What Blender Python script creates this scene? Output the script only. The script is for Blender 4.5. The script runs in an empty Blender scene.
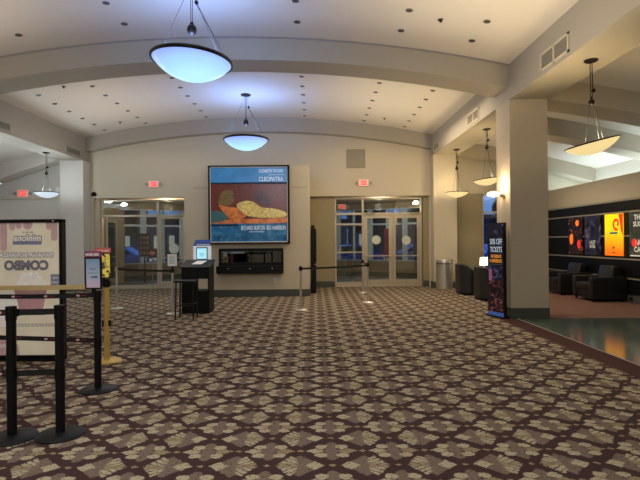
import bpy, bmesh, math, random
from mathutils import Vector, Matrix
random.seed(7)
PI = math.pi
COL = bpy.context.scene.collection

# ------------------------------------------------------------------ materials
def lin(c):
    f = lambda v: (v/255/12.92) if v/255 <= .04045 else ((v/255+.055)/1.055)**2.4
    return (f(c[0]), f(c[1]), f(c[2]), 1)

def mat(name, rgb, rough=.6, metal=0., var=.06, scale=6., bump=0., bscale=80., emit=None, estr=0., coat=0., spec=None):
    m = bpy.data.materials.new(name); m.use_nodes = True
    nt = m.node_tree; b = nt.nodes['Principled BSDF']
    c = lin(rgb)
    tc = nt.nodes.new('ShaderNodeTexCoord'); nz = nt.nodes.new('ShaderNodeTexNoise')
    nz.inputs['Scale'].default_value = scale; nz.inputs['Detail'].default_value = 4
    nt.links.new(tc.outputs['Object'], nz.inputs['Vector'])
    mx = nt.nodes.new('ShaderNodeMix'); mx.data_type = 'RGBA'
    mx.inputs[6].default_value = tuple(v*(1-var) for v in c[:3])+(1,)
    mx.inputs[7].default_value = tuple(min(1, v*(1+var)) for v in c[:3])+(1,)
    nt.links.new(nz.outputs['Fac'], mx.inputs[0]); nt.links.new(mx.outputs[2], b.inputs['Base Color'])
    b.inputs['Roughness'].default_value = rough; b.inputs['Metallic'].default_value = metal
    if spec is not None: b.inputs['Specular IOR Level'].default_value = spec
    if coat: b.inputs['Coat Weight'].default_value = coat
    if bump:
        n2 = nt.nodes.new('ShaderNodeTexNoise'); n2.inputs['Scale'].default_value = bscale
        nt.links.new(tc.outputs['Object'], n2.inputs['Vector'])
        bp = nt.nodes.new('ShaderNodeBump'); bp.inputs['Strength'].default_value = bump
        bp.inputs['Distance'].default_value = .01
        nt.links.new(n2.outputs['Fac'], bp.inputs['Height']); nt.links.new(bp.outputs['Normal'], b.inputs['Normal'])
    if emit is not None:
        b.inputs['Emission Color'].default_value = lin(emit); b.inputs['Emission Strength'].default_value = estr
    return m

def glass(name, rgb=(225, 235, 235), rough=0.02):
    m = bpy.data.materials.new(name); m.use_nodes = True
    nt = m.node_tree; nt.nodes.clear()
    out = nt.nodes.new('ShaderNodeOutputMaterial')
    tr = nt.nodes.new('ShaderNodeBsdfTransparent'); tr.inputs[0].default_value = lin(rgb)
    gl = nt.nodes.new('ShaderNodeBsdfGlossy'); gl.inputs['Roughness'].default_value = rough
    fr = nt.nodes.new('ShaderNodeFresnel'); fr.inputs[0].default_value = 1.6
    mul = nt.nodes.new('ShaderNodeMath'); mul.operation = 'MULTIPLY_ADD'
    mul.inputs[1].default_value = 1.3; mul.inputs[2].default_value = .05; mul.use_clamp = True
    nt.links.new(fr.outputs[0], mul.inputs[0])
    mx = nt.nodes.new('ShaderNodeMixShader')
    nt.links.new(mul.outputs[0], mx.inputs[0]); nt.links.new(tr.outputs[0], mx.inputs[1]); nt.links.new(gl.outputs[0], mx.inputs[2])
    nt.links.new(mx.outputs[0], out.inputs[0])
    return m

class NB:      # tiny expression builder for procedural materials
    def __init__(s, nt): s.nt = nt
    def m(s, op, a, b=None, c=None, clamp=False):
        n = s.nt.nodes.new('ShaderNodeMath'); n.operation = op; n.use_clamp = clamp
        for i, v in enumerate((a, b, c)):
            if v is None: continue
            if isinstance(v, (int, float)): n.inputs[i].default_value = v
            else: s.nt.links.new(v, n.inputs[i])
        return n.outputs[0]
    def mix(s, f, a, b):
        n = s.nt.nodes.new('ShaderNodeMix'); n.data_type = 'RGBA'
        for i, v in ((0, f), (6, a), (7, b)):
            if isinstance(v, (int, float, tuple)): n.inputs[i].default_value = v
            else: s.nt.links.new(v, n.inputs[i])
        return n.outputs[2]
    def noise(s, vec, scale, detail=2):
        n = s.nt.nodes.new('ShaderNodeTexNoise'); n.inputs['Scale'].default_value = scale
        n.inputs['Detail'].default_value = detail; s.nt.links.new(vec, n.inputs['Vector']); return n
    def lt(s, a, b, soft=.08):   # smooth a<b
        d = s.m('SUBTRACT', b, a); return s.m('MULTIPLY', s.m('ADD', d, soft/2), 1/soft, clamp=True)
    def ell(s, x, y, cx, cy, rx, ry):
        dx = s.m('DIVIDE', s.m('SUBTRACT', x, cx), rx); dy = s.m('DIVIDE', s.m('SUBTRACT', y, cy), ry)
        return s.m('SQRT', s.m('ADD', s.m('MULTIPLY', dx, dx), s.m('MULTIPLY', dy, dy)))

def carpet():
    m = bpy.data.materials.new('damask_carpet'); m.use_nodes = True
    nt = m.node_tree; b = nt.nodes['Principled BSDF']; N = NB(nt)
    tc = nt.nodes.new('ShaderNodeTexCoord'); obj = tc.outputs['Object']
    dn = N.noise(obj, 26, 2)
    sv = nt.nodes.new('ShaderNodeSeparateColor'); nt.links.new(dn.outputs['Color'], sv.inputs[0])
    sp = nt.nodes.new('ShaderNodeSeparateXYZ'); nt.links.new(obj, sp.inputs[0])
    X = N.m('MULTIPLY_ADD', N.m('SUBTRACT', sv.outputs[0], .5), .035, sp.outputs[0])
    Y = N.m('MULTIPLY_ADD', N.m('SUBTRACT', sv.outputs[1], .5), .035, sp.outputs[1])
    S = .457
    U = N.m('DIVIDE', N.m('SUBTRACT', X, .11), S); V = N.m('DIVIDE', N.m('SUBTRACT', Y, 4.0), S)
    def cell(w, off): return N.m('MULTIPLY', N.m('SUBTRACT', N.m('FRACT', N.m('ADD', w, off)), .5), S)
    ax, ay = cell(U, .5), cell(V, .5); bx, by = cell(U, 0.), cell(V, 0.)
    aax, aay, abx, aby = (N.m('ABSOLUTE', q) for q in (ax, ay, bx, by))
    # motif A: mauve heart, four pale lobes, pointed ends
    lobes = N.lt(N.ell(aax, aay, .078, .07, .046, .036), 1, .14)
    fill = N.lt(N.m('ADD', N.m('DIVIDE', aax, .15), N.m('DIVIDE', aay, .10)), 1, .1)
    tips = N.lt(N.m('ADD', N.m('DIVIDE', N.m('ABSOLUTE', N.m('SUBTRACT', aax, .125)), .065), N.m('DIVIDE', aay, .042)), 1, .15)
    tipstripe = N.m('MULTIPLY', N.lt(N.m('ABSOLUTE', N.m('SUBTRACT', aay, .022)), .006, .006), N.m('GREATER_THAN', aax, .045))
    heart = N.lt(N.ell(aax, aay, 0, 0, .062, .15), 1, .12)
    holes = N.lt(N.ell(aax, aay, .05, .03, .010, .012), 1, .3)
    # motif B: mauve ring, arrow on one side and leaf spray on the other, mirrored on alternate columns
    par = N.m('MULTIPLY_ADD', N.m('MODULO', N.m('ABSOLUTE', N.m('FLOOR', U)), 2), 2, -1)
    mbx = N.m('MULTIPLY', bx, par)
    ringd = N.ell(mbx, by, .005, 0., .085, .125)
    ring = N.m('MULTIPLY', N.lt(ringd, 1, .12), N.m('SUBTRACT', 1, N.m('MULTIPLY', N.lt(ringd, .78, .08), N.m('GREATER_THAN', ringd, .64))))
    arrow = N.lt(N.m('ADD', N.m('DIVIDE', N.m('ABSOLUTE', N.m('SUBTRACT', mbx, .105)), .068), N.m('DIVIDE', aby, .062)), 1, .15)
    spray = N.m('MULTIPLY', N.lt(N.m('ADD', N.m('DIVIDE', N.m('ABSOLUTE', N.m('ADD', mbx, .065)), .105), N.m('DIVIDE', aby, .15)), 1, .1),
                N.m('GREATER_THAN', N.m('FRACT', N.m('MULTIPLY_ADD', mbx, 13., N.m('MULTIPLY', aby, 20.))), .24))
    spray = N.m('MULTIPLY', spray, N.lt(mbx, -.02, .02))
    # little lozenges between the motifs
    d1 = N.lt(N.m('ADD', N.m('DIVIDE', abx, .028), N.m('DIVIDE', aay, .02)), 1, .2)
    d2 = N.lt(N.m('ADD', N.m('DIVIDE', aax, .028), N.m('DIVIDE', aby, .02)), 1, .2)
    base, mauve, beige, gold = lin((66, 48, 48)), lin((122, 107, 95)), lin((180, 170, 142)), lin((152, 137, 106))
    dia = N.lt(N.m('ADD', N.m('DIVIDE', aax, .155), N.m('DIVIDE', aay, .15)), 1, .1)
    dib = N.lt(N.m('ADD', N.m('DIVIDE', abx, .16), N.m('DIVIDE', aby, .155)), 1, .1)
    base2 = N.mix(N.m('MAXIMUM', dia, dib), base, mauve)
    c = N.mix(N.m('MULTIPLY', fill, N.m('SUBTRACT', 1, tipstripe)), base2, gold)
    c = N.mix(heart, c, mauve)
    c = N.mix(tips, c, N.mix(N.m('GREATER_THAN', ax, 0), beige, gold))
    c = N.mix(lobes, c, beige); c = N.mix(N.m('MULTIPLY', holes, .8), c, base)
    c = N.mix(ring, c, mauve); c = N.mix(spray, c, N.mix(N.lt(aby, .03, .03), beige, gold)); c = N.mix(arrow, c, beige)
    c = N.mix(N.m('MAXIMUM', d1, d2), c, gold)
    # plain border band beside the tiled walkway
    edge = N.m('MULTIPLY', N.m('GREATER_THAN', sp.outputs[0], 3.57), N.lt(sp.outputs[1], 9.45, .02))
    c = N.mix(edge, c, lin((74, 50, 46)))
    sk = N.noise(obj, 46, 3)
    c = N.mix(N.m('MULTIPLY', N.lt(sk.outputs['Fac'], .42, .06), .5), c, base)
    fz = N.noise(obj, 240, 3)
    c = N.mix(N.m('MULTIPLY', fz.outputs['Fac'], .4), c, lin((48, 34, 32)))
    nt.links.new(c, b.inputs['Base Color']); b.inputs['Roughness'].default_value = .95
    b.inputs['Specular IOR Level'].default_value = .1
    bp = nt.nodes.new('ShaderNodeBump'); bp.inputs['Strength'].default_value = .5; bp.inputs['Distance'].default_value = .004
    nt.links.new(fz.outputs['Fac'], bp.inputs['Height']); nt.links.new(bp.outputs['Normal'], b.inputs['Normal'])
    return m

def tile_mat():
    m = bpy.data.materials.new('slate_tile'); m.use_nodes = True
    nt = m.node_tree; b = nt.nodes['Principled BSDF']
    tc = nt.nodes.new('ShaderNodeTexCoord'); br = nt.nodes.new('ShaderNodeTexBrick')
    br.offset = 0; br.inputs['Scale'].default_value = 1.0; br.inputs['Brick Width'].default_value = .6; br.inputs['Row Height'].default_value = .6
    br.inputs['Mortar Size'].default_value = .004
    br.inputs['Color1'].default_value = lin((84, 98, 90)); br.inputs['Color2'].default_value = lin((104, 114, 106)); br.inputs['Mortar'].default_value = lin((48, 56, 52))
    nt.links.new(tc.outputs['Object'], br.inputs['Vector'])
    nz = nt.nodes.new('ShaderNodeTexNoise'); nz.inputs['Scale'].default_value = 5; nz.inputs['Detail'].default_value = 6
    nt.links.new(tc.outputs['Object'], nz.inputs['Vector'])
    mx = nt.nodes.new('ShaderNodeMix'); mx.data_type = 'RGBA'; mx.blend_type = 'MULTIPLY'; mx.inputs[0].default_value = .6
    nt.links.new(br.outputs['Color'], mx.inputs[6]); nt.links.new(nz.outputs['Color'], mx.inputs[7])
    rp = nt.nodes.new('ShaderNodeMix'); rp.data_type = 'RGBA'; rp.inputs[0].default_value = .5
    nt.links.new(br.outputs['Color'], rp.inputs[6]); nt.links.new(mx.outputs[2], rp.inputs[7])
    nt.links.new(rp.outputs[2], b.inputs['Base Color'])
    b.inputs['Roughness'].default_value = .12
    return m

def art_mat(name, cols, scale=6., emit=0., dist=2., seed=0., grad=None):
    """mottled colour ramp art for posters, by object coordinates"""
    m = bpy.data.materials.new(name); m.use_nodes = True
    nt = m.node_tree; b = nt.nodes['Principled BSDF']; N = NB(nt)
    tc = nt.nodes.new('ShaderNodeTexCoord')
    mp = nt.nodes.new('ShaderNodeMapping'); mp.inputs['Location'].default_value = (seed, seed*1.7, seed*.3)
    nt.links.new(tc.outputs['Object'], mp.inputs[0])
    nz = N.noise(mp.outputs[0], scale, 4); nz.inputs['Distortion'].default_value = dist
    f = nz.outputs['Fac']
    if grad:
        sp = nt.nodes.new('ShaderNodeSeparateXYZ'); nt.links.new(tc.outputs['Object'], sp.inputs[0])
        z0, z1, k = grad
        g = N.m('DIVIDE', N.m('SUBTRACT', sp.outputs[2], z0), z1-z0, clamp=True)
        f = N.m('ADD', N.m('MULTIPLY', f, 1-k), N.m('MULTIPLY', g, k))
    cr = nt.nodes.new('ShaderNodeValToRGB'); el = cr.color_ramp.elements
    while len(el) > 1: el.remove(el[-1])
    el[0].position = cols[0][0]; el[0].color = lin(cols[0][1])
    for p, c in cols[1:]:
        e = el.new(p); e.color = lin(c)
    nt.links.new(f, cr.inputs[0]); nt.links.new(cr.outputs[0], b.inputs['Base Color'])
    b.inputs['Roughness'].default_value = .25
    if emit:
        nt.links.new(cr.outputs[0], b.inputs['Emission Color']); b.inputs['Emission Strength'].default_value = emit
    return m

M = {}
M['wall'] = mat('painted_plaster', (188, 178, 156), .85, var=.02, scale=2, bump=.05, bscale=120)
M['wall_cool'] = mat('painted_plaster_pale', (196, 192, 182), .85, var=.02, scale=2)
M['wall_olive'] = mat('olive_and_shaded_plaster', (142, 131, 104), .85, var=.03, scale=2)
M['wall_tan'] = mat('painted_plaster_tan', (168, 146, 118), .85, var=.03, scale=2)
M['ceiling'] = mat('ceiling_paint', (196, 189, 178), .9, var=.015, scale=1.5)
M['column'] = mat('shaded_plaster', (166, 156, 138), .9, var=.02, scale=1.5)  # wall plaster tone darkened to hold the shade on the column fronts
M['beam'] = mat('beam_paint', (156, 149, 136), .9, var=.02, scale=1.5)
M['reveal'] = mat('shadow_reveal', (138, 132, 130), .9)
M['base'] = mat('dark_green_baseboard', (62, 68, 62), .5, var=.1)
M['carpet'] = carpet()
M['tile'] = tile_mat()
M['lounge_carpet'] = mat('terracotta_carpet', (112, 78, 64), .95, var=.12, scale=40, bump=.3, bscale=300)
M['vest_floor'] = mat('walk_off_mat', (96, 104, 116), .7, var=.12, scale=8)
M['black'] = mat('black_plastic', (8, 8, 10), .5, var=.1, spec=.25)
M['black_metal'] = mat('black_powder_coat', (7, 7, 10), .5, spec=.3)
M['belt'] = mat('black_webbing', (9, 9, 12), .8, bump=.2, bscale=400)
M['gold'] = mat('gold_painted_metal', (196, 162, 84), .42, metal=.35, var=.08)
M['gold_belt'] = mat('gold_webbing', (200, 176, 120), .75)
M['steel'] = mat('brushed_steel', (214, 211, 203), .32, metal=.85, var=.08, scale=30)
M['alu'] = mat('anodised_frame', (190, 180, 160), .38, metal=.55, var=.04)
M['leather'] = mat('black_leather', (26, 26, 27), .38, var=.15, scale=12, bump=.2, bscale=60)
M['white'] = mat('white_plastic', (225, 225, 222), .5)
M['grille'] = mat('grille_metal', (150, 144, 130), .6)
M['grille_dark'] = mat('grille_shadow', (74, 70, 64), .9)
M['bronze'] = mat('dark_bronze', (38, 30, 28), .35, metal=.7)
M['cable'] = mat('steel_cable', (88, 88, 92), .4, metal=.8)
M['bowl_cool'] = mat('frosted_glass_cool', (190, 215, 235), .3, emit=(150, 198, 250), estr=.92, var=.03)
M['bowl_cool'] = art_mat('frosted_glass_cool', [(.1, (176, 232, 255)), (.45, (158, 205, 246)), (.9, (140, 164, 228))], 2, .95, .3, grad=(-1.54, -1.25, .92))
M['bowl_warm'] = mat('alabaster_glass_warm', (225, 210, 160), .35, emit=(255, 226, 158), estr=.75, var=.08, scale=9)
M['bowl_left'] = mat('alabaster_glass_pale', (200, 210, 215), .35, emit=(205, 222, 236), estr=.8, var=.05)
M['glass'] = glass('clear_glass', (222, 232, 234))
M['tint'] = mat('smoked_glass', (10, 11, 13), .05, var=.1)
M['paper'] = mat('white_paper', (228, 228, 225), .8, emit=(228, 228, 225), estr=.05)
M['ink'] = mat('dark_ink', (30, 28, 30), .8)
M['grey_ink'] = mat('grey_ink', (120, 116, 112), .8)
M['red_exit'] = mat('exit_red', (245, 70, 70), .5, emit=(245, 70, 72), estr=.9)
M['exit_body'] = mat('exit_housing', (226, 205, 196), .5, emit=(255, 120, 100), estr=.12)
M['bulb'] = mat('lit_shade', (255, 236, 200), .5, emit=(255, 228, 180), estr=5.)
M['bulb_w'] = mat('lit_fabric_shade', (255, 244, 225), .6, emit=(255, 236, 200), estr=2.2)

# ------------------------------------------------------------------ mesh helpers
class MB:
    def __init__(s): s.bm = bmesh.new()
    def box(s, x0, x1, y0, y1, z0, z1, rot=None, piv=(0, 0, 0)):
        r = bmesh.ops.create_cube(s.bm, size=1)
        for v in r['verts']:
            v.co = Vector(((x0+x1)/2+v.co.x*(x1-x0), (y0+y1)/2+v.co.y*(y1-y0), (z0+z1)/2+v.co.z*(z1-z0)))
        if rot: bmesh.ops.transform(s.bm, matrix=Matrix.Translation(piv) @ rot @ Matrix.Translation(-Vector(piv)), verts=r['verts'])
        return s
    def bbox(s, x0, x1, y0, y1, z0, z1, bev=.02, seg=3):
        n0 = set(s.bm.verts); e0 = set(s.bm.edges)
        s.box(x0, x1, y0, y1, z0, z1)
        ed = [e for e in s.bm.edges if e not in e0]
        bmesh.ops.bevel(s.bm, geom=ed, offset=bev, segments=seg, profile=.6, affect='EDGES', clamp_overlap=True)
        return s
    def tube(s, p, q, r, r2=None, n=16, caps=True):
        p, q = Vector(p), Vector(q); d = q-p
        if r2 is None: r2 = r
        R = d.to_track_quat('Z', 'Y').to_matrix().to_4x4()
        bmesh.ops.create_cone(s.bm, cap_ends=caps, segments=n, radius1=r, radius2=r2, depth=d.length,
                              matrix=Matrix.Translation((p+q)/2) @ R)
        return s
    def path(s, pts, r, n=6):
        for a, b in zip(pts, pts[1:]): s.tube(a, b, r, n=n)
        return s
    def lathe(s, prof, n=32, cx=0, cy=0, cz=0, sx=1, sy=1):
        rings = []
        for r, z in prof:
            if r < 1e-6: rings.append([s.bm.verts.new((cx, cy, cz+z))])
            else: rings.append([s.bm.verts.new((cx+sx*r*math.cos(2*PI*i/n), cy+sy*r*math.sin(2*PI*i/n), cz+z)) for i in range(n)])
        for a, b in zip(rings, rings[1:]):
            for i in range(n):
                j = (i+1) % n
                if len(a) == 1 and len(b) == 1: continue
                if len(a) == 1: f = (a[0], b[j], b[i])
                elif len(b) == 1: f = (a[i], a[j], b[0])
                else: f = (a[i], a[j], b[j], b[i])
                try: s.bm.faces.new(f)
                except ValueError: pass
        return s
    def prism(s, poly, axis, a, b):
        """poly: 2D points; extruded along axis from a to b. axis 'x': (y,z); 'y': (x,z); 'z': (x,y)"""
        def P(u, v, t): return {'x': (t, u, v), 'y': (u, t, v), 'z': (u, v, t)}[axis]
        A = [s.bm.verts.new(P(u, v, a)) for u, v in poly]; B = [s.bm.verts.new(P(u, v, b)) for u, v in poly]
        n = len(poly)
        s.bm.faces.new(A); s.bm.faces.new(B[::-1])
        for i in range(n): s.bm.faces.new((A[i], B[i], B[(i+1) % n], A[(i+1) % n]))
        return s
    def strip(s, lo, hi, y0, y1):
        """solid between two (x,z) curves of equal length, from y0 to y1"""
        n = len(lo)
        q = [[s.bm.verts.new((x, y, z)) for (x, z) in c] for c in (lo, hi) for y in (y0, y1)]
        l0, l1, h0, h1 = q
        for i in range(n-1):
            for a, b in ((l0, l1), (l1, h1), (h1, h0), (h0, l0)):
                s.bm.faces.new((a[i], a[i+1], b[i+1], b[i]))
        s.bm.faces.new((l0[0], l1[0], h1[0], h0[0])); s.bm.faces.new((l0[-1], l1[-1], h1[-1], h0[-1]))
        return s
    def sphere(s, c, r, sx=1, sy=1, sz=1, n=16):
        bmesh.ops.create_uvsphere(s.bm, u_segments=n, v_segments=n//2+2, radius=r,
                                  matrix=Matrix.Translation(c) @ Matrix.Diagonal((sx, sy, sz, 1)))
        return s
    def make(s, name, m, parent=None, smooth=False, bevel=0.):
        bmesh.ops.recalc_face_normals(s.bm, faces=s.bm.faces)
        me = bpy.data.meshes.new(name); s.bm.to_mesh(me); s.bm.free()
        if smooth:
            for p in me.polygons: p.use_smooth = True
        me.materials.append(M[m] if isinstance(m, str) else m)
        o = bpy.data.objects.new(name, me); COL.objects.link(o)
        if parent: o.parent = parent
        if bevel:
            bv = o.modifiers.new('bevel', 'BEVEL'); bv.width = bevel; bv.segments = 2; bv.limit_method = 'ANGLE'
        if smooth:
            try:
                me.set_sharp_from_angle(angle=math.radians(35))
            except Exception: pass
        return o

def tag(o, label, cat, group=None):
    o['label'] = label; o['category'] = cat
    if group: o['group'] = group
    return o
def thing(name, label, cat, loc=(0, 0, 0), rz=0., group=None):
    o = bpy.data.objects.new(name, None); COL.objects.link(o); o.empty_display_size = .1
    o.location = loc; o.rotation_euler = (0, 0, rz); return tag(o, label, cat, group)
def struct(o): o['kind'] = 'structure'; return o
def children(o): return [c for c in bpy.data.objects if c.parent == o]
def copy_tree(o, parent=None):
    c = o.copy(); COL.objects.link(c)
    if parent: c.parent = parent
    for ch in children(o): copy_tree(ch, c)
    return c
def lamp(name, kind, loc, energy, color, size=.2, rot=None, parent=None, spot=None, sizey=None):
    L = bpy.data.lights.new(name, kind); L.energy = energy; L.color = color
    if kind == 'AREA':
        L.size = size
        if sizey: L.shape = 'RECTANGLE'; L.size_y = sizey
    else: L.shadow_soft_size = size
    if spot: L.spot_size = spot[0]; L.spot_blend = spot[1]
    o = bpy.data.objects.new(name, L); COL.objects.link(o); o.location = loc
    if rot: o.rotation_euler = rot
    if parent: o.parent = parent
    return o
def text(name, body, m, loc, rot, size, parent, bold=0., sx=1., align='CENTER', mirror=False, depth=.001, spacing=1.):
    """lettering as a mesh; loc/rot in the parent's frame"""
    cu = bpy.data.curves.new(name, 'FONT'); cu.body = body; cu.size = size; cu.align_x = align; cu.align_y = 'CENTER'
    cu.offset = bold; cu.extrude = depth; cu.space_character = spacing; cu.resolution_u = 4
    t = bpy.data.objects.new('tmp', cu); COL.objects.link(t)
    bpy.context.view_layer.update()
    me = bpy.data.meshes.new_from_object(t.evaluated_get(bpy.context.evaluated_depsgraph_get()))
    bpy.data.objects.remove(t); bpy.data.curves.remove(cu)
    R = Matrix.Diagonal((-sx if mirror else sx, 1, 1, 1))
    me.transform(R)
    if mirror: me.flip_normals()
    me.materials.clear(); me.materials.append(M[m] if isinstance(m, str) else m)
    me.name = name
    o = bpy.data.objects.new(name, me); COL.objects.link(o); o.location = loc; o.rotation_euler = rot
    if parent: o.parent = parent
    return o
FRONT = (PI/2, 0, 0)        # lettering that faces -Y (towards the camera)

# ------------------------------------------------------------------ dimensions
XR, XL = 3.84, -7.47           # faces of the two long beams
PW = .75                       # pier width
XRO, XLO = XR+PW+.05, XL-PW
YW, YD = 15.95, 16.2           # entrance wall, door plane
CX, RAD, ZA = (XR+XL)/2, 27., 5.59
def zc(x, dz=0.):
    return ZA-(RAD-math.sqrt(RAD*RAD-(x-CX)**2))+dz
def arc(x0, x1, dz, n=40): return [(x0+(x1-x0)*i/n, zc(x0+(x1-x0)*i/n, dz)) for i in range(n+1)]
def zr(x, dz=0.):              # right aisle vault
    d = x-XRO; return 4.28-.14*d-.016*d*d+dz
def zl(x, dz=0.):
    d = XLO-x; return 4.22-.28*d-.02*d*d+dz
XRE, XLE = 9.4, -12.5
YB = -9.

# ------------------------------------------------------------------ setting
b = MB(); b.box(XLE, 3.93, YB, YW+.3, -.1, 0); b.box(3.93, 4.72, 9.35, YW+.3, -.1, 0)
struct(b.make('floor', 'carpet'))
struct(MB().box(3.93, XRE, YB, 9.35, -.1, 0).make('floor_tile', 'tile'))
struct(MB().box(4.72, XRE, 9.35, YW+.3, -.1, 0).make('floor_lounge', 'lounge_carpet'))
struct(MB().box(3.925, 3.945, YB, 9.35, -.05, .006).make('trim_1', 'reveal'))
struct(MB().box(XLE, XRE, YW+.3, 23.5, -.1, 0).make('floor_vestibule', 'vest_floor'))
struct(MB().strip(arc(XL, XR, 0), arc(XL, XR, .1), YB, 15.8).make('ceiling', 'ceiling', smooth=True))
cr_ = [XRO+(XRE-XRO)*i/20 for i in range(21)]; cl_ = [XLO+(XLE-XLO)*i/20 for i in range(21)]
struct(MB().strip([(x, zr(x, .42)) for x in cr_], [(x, zr(x, .55)) for x in cr_], YB, YW).make('ceiling_right', 'ceiling', smooth=True))
struct(MB().strip([(x, zl(x, .42)) for x in cl_], [(x, zl(x, .55)) for x in cl_], YB, YW).make('ceiling_left', 'ceiling', smooth=True))
# long beams
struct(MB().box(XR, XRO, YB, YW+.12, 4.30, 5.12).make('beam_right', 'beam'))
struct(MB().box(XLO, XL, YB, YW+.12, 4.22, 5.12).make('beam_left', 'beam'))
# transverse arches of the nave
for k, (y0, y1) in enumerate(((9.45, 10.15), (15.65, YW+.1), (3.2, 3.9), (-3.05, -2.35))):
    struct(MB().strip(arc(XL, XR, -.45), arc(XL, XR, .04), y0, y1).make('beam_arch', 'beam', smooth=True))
    if k != 1: struct(MB().strip(arc(XL, XR, -.028), arc(XL, XR, -.002), y0-.02, y0).make('trim_%d' % (k+2), 'reveal', smooth=True))  # dark strip paints the shade line along the top of the arch
# arches of the aisles
for (y0, y1) in ((9.4, 10.1), (11.75, 12.3), (15.35, 15.9), (3.2, 3.9)):
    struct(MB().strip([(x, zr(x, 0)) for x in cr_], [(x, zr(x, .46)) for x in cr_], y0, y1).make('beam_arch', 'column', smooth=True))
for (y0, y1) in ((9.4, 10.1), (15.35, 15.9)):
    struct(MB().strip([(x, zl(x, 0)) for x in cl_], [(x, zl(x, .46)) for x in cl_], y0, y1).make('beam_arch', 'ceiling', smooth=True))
# columns and piers
def column(x0, x1, y0, y1, h, m='column'):
    c = struct(MB().box(x0, x1, y0, y1, 0, h).make('column', m))
    bb = MB(); t = .012
    bb.box(x0-t, x1+t, y0-t, y1+t, 0, .2).make('baseboard', 'base', c); return c
column(XR, XR+.74, 9.42, 10.12, 4.30)
column(XL-PW, XL, 9.42, 10.12, 4.22); column(XR, XR+.74, 3.2, 3.9, 4.30)
column(XR, XR+PW, 15.5, YW+.2, 4.30, 'wall'); column(XLO, XL, 15.5, YW+.2, 4.22, 'wall_cool')
# entrance wall: upper field over both openings, jambs
ZH = 3.035
w = MB(); top = [(x, z) for x, z in arc(XL, XR, .02)]
w.prism([(XL, ZH)]+top+[(XR, ZH)], 'y', YW, YW+.12)
struct(w.make('wall_back', 'wall'))
j = MB(); j.box(XL, XL+.12, YW, YW+.12, 0, ZH); j.box(XR-.03, XR, YW, YW+.12, 0, ZH)
struct(j.make('wall_jamb', 'wall'))
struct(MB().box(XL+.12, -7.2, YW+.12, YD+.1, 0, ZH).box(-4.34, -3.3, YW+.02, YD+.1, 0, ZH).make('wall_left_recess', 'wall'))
struct(MB().box(-.16, .66, YW+.12, YD+.1, 0, ZH).make('wall_right_recess', 'wall_olive'))  # olive tone puts the shade of the recess into the wall colour
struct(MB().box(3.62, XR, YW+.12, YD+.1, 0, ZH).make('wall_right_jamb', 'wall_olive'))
struct(MB().box(-.16, .66, YW+.1, YW+.12, 0, .2).box(3.62, XR-.03, YW+.1, YW+.12, 0, .2).box(XL+.12, -7.2, YW+.1, YW+.12, 0, .2).make('baseboard_back', 'base'))
struct(MB().box(XL, XR, YW+.12, YD+.1, ZH, ZH+.1).make('ceiling_recess', 'beam'))
# protruding screen block
BY = 13.5
blk = struct(MB().box(-3.5, -.155, BY, YW+.02, 0, 3.69).make('wall_centre', 'wall'))
MB().box(-3.515, -.14, BY-.015, YW, 0, .2).make('baseboard', 'base', blk)
g = MB(); g.box(-3.42, -3.0, BY-.003, BY+.001, 3.06, 3.075); g.box(-.68, -.2, BY-.003, BY+.001, 3.06, 3.075)
g.make('reveal_joint', 'reveal', blk)
# aisle back walls and ledges
def zrw(x): return zr(x, .42)
w = MB()
w.prism([(XR+PW-.01, 3.07)]+[(x, zrw(x)) for x in cr_]+[(XRE, 3.07)], 'y', YW, YW+.12)
struct(w.make('wall_back_right_upper', 'wall'))
w = MB(); w.box(XR+PW-.01, 5.55, YW-.06, YW+.12, 0, 3.07); w.box(7.35, XRE, YW-.06, YW+.12, 0, 3.07); w.box(5.55, 7.35, YW-.06, YW+.12, 0, .35)
struct(w.make('wall_back_right', 'wall_olive'))
struct(MB().box(XR+PW-.01, 5.55, YW-.075, YW-.06, 0, .2).make('baseboard_back_right', 'base'))
w = MB(); w.prism([(XLO+.01, 3.0)]+[(x, zl(x, .42)) for x in cl_]+[(XLE, 3.0)], 'y', YW, YW+.12)
struct(w.make('wall_back_left_upper', 'wall_cool'))
struct(MB().box(XLE, XLO+.01, YW-.12, YW+.12, 0, 3.0).make('wall_back_left', 'wall_cool'))
struct(MB().box(XLE, XLO+.01, YW-.2, YW, 3.0, 3.05).make('trim_8', 'wall'))
# side walls
struct(MB().box(7.7, 7.85, YB, YW-.06, 0, 3.13).make('wall_right', 'wall'))
struct(MB().box(7.60, 7.7, YB, YW-.08, 0, .17).make('baseboard_right', 'grille_dark'))
struct(MB().box(XRE, XRE+.1, YB, YW+.1, 0, 4.6).make('wall_right_outer', 'wall_cool'))
struct(MB().box(9.0, XRE, YB, YW, 3.3, zr(9.0, .42)+.1).make('beam_outer', 'ceiling'))
struct(MB().box(XLE-.1, XLE, YB, YW+.1, 0, 4.8).make('wall_left', 'wall_cool'))
struct(MB().box(XLE-.1, XRE+.1, YB-.1, YB, 0, 5.9).make('wall_front', 'wall'))
# window in the right aisle back wall
wn = struct(MB().box(5.55, 5.61, YW, YW+.06, .35, 3.07).box(7.29, 7.35, YW, YW+.06, .35, 3.07).box(5.55, 7.35, YW, YW+.06, 3.01, 3.07)
            .box(5.55, 7.35, YW, YW+.06, .35, .41).box(5.55, 7.35, YW, YW+.06, 2.43, 2.48).box(6.42, 6.47, YW, YW+.06, .35, 3.07).make('window_1', 'alu'))
MB().box(5.58, 7.32, YW+.025, YW+.035, .38, 3.04).make('pane', 'glass', wn)

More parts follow.
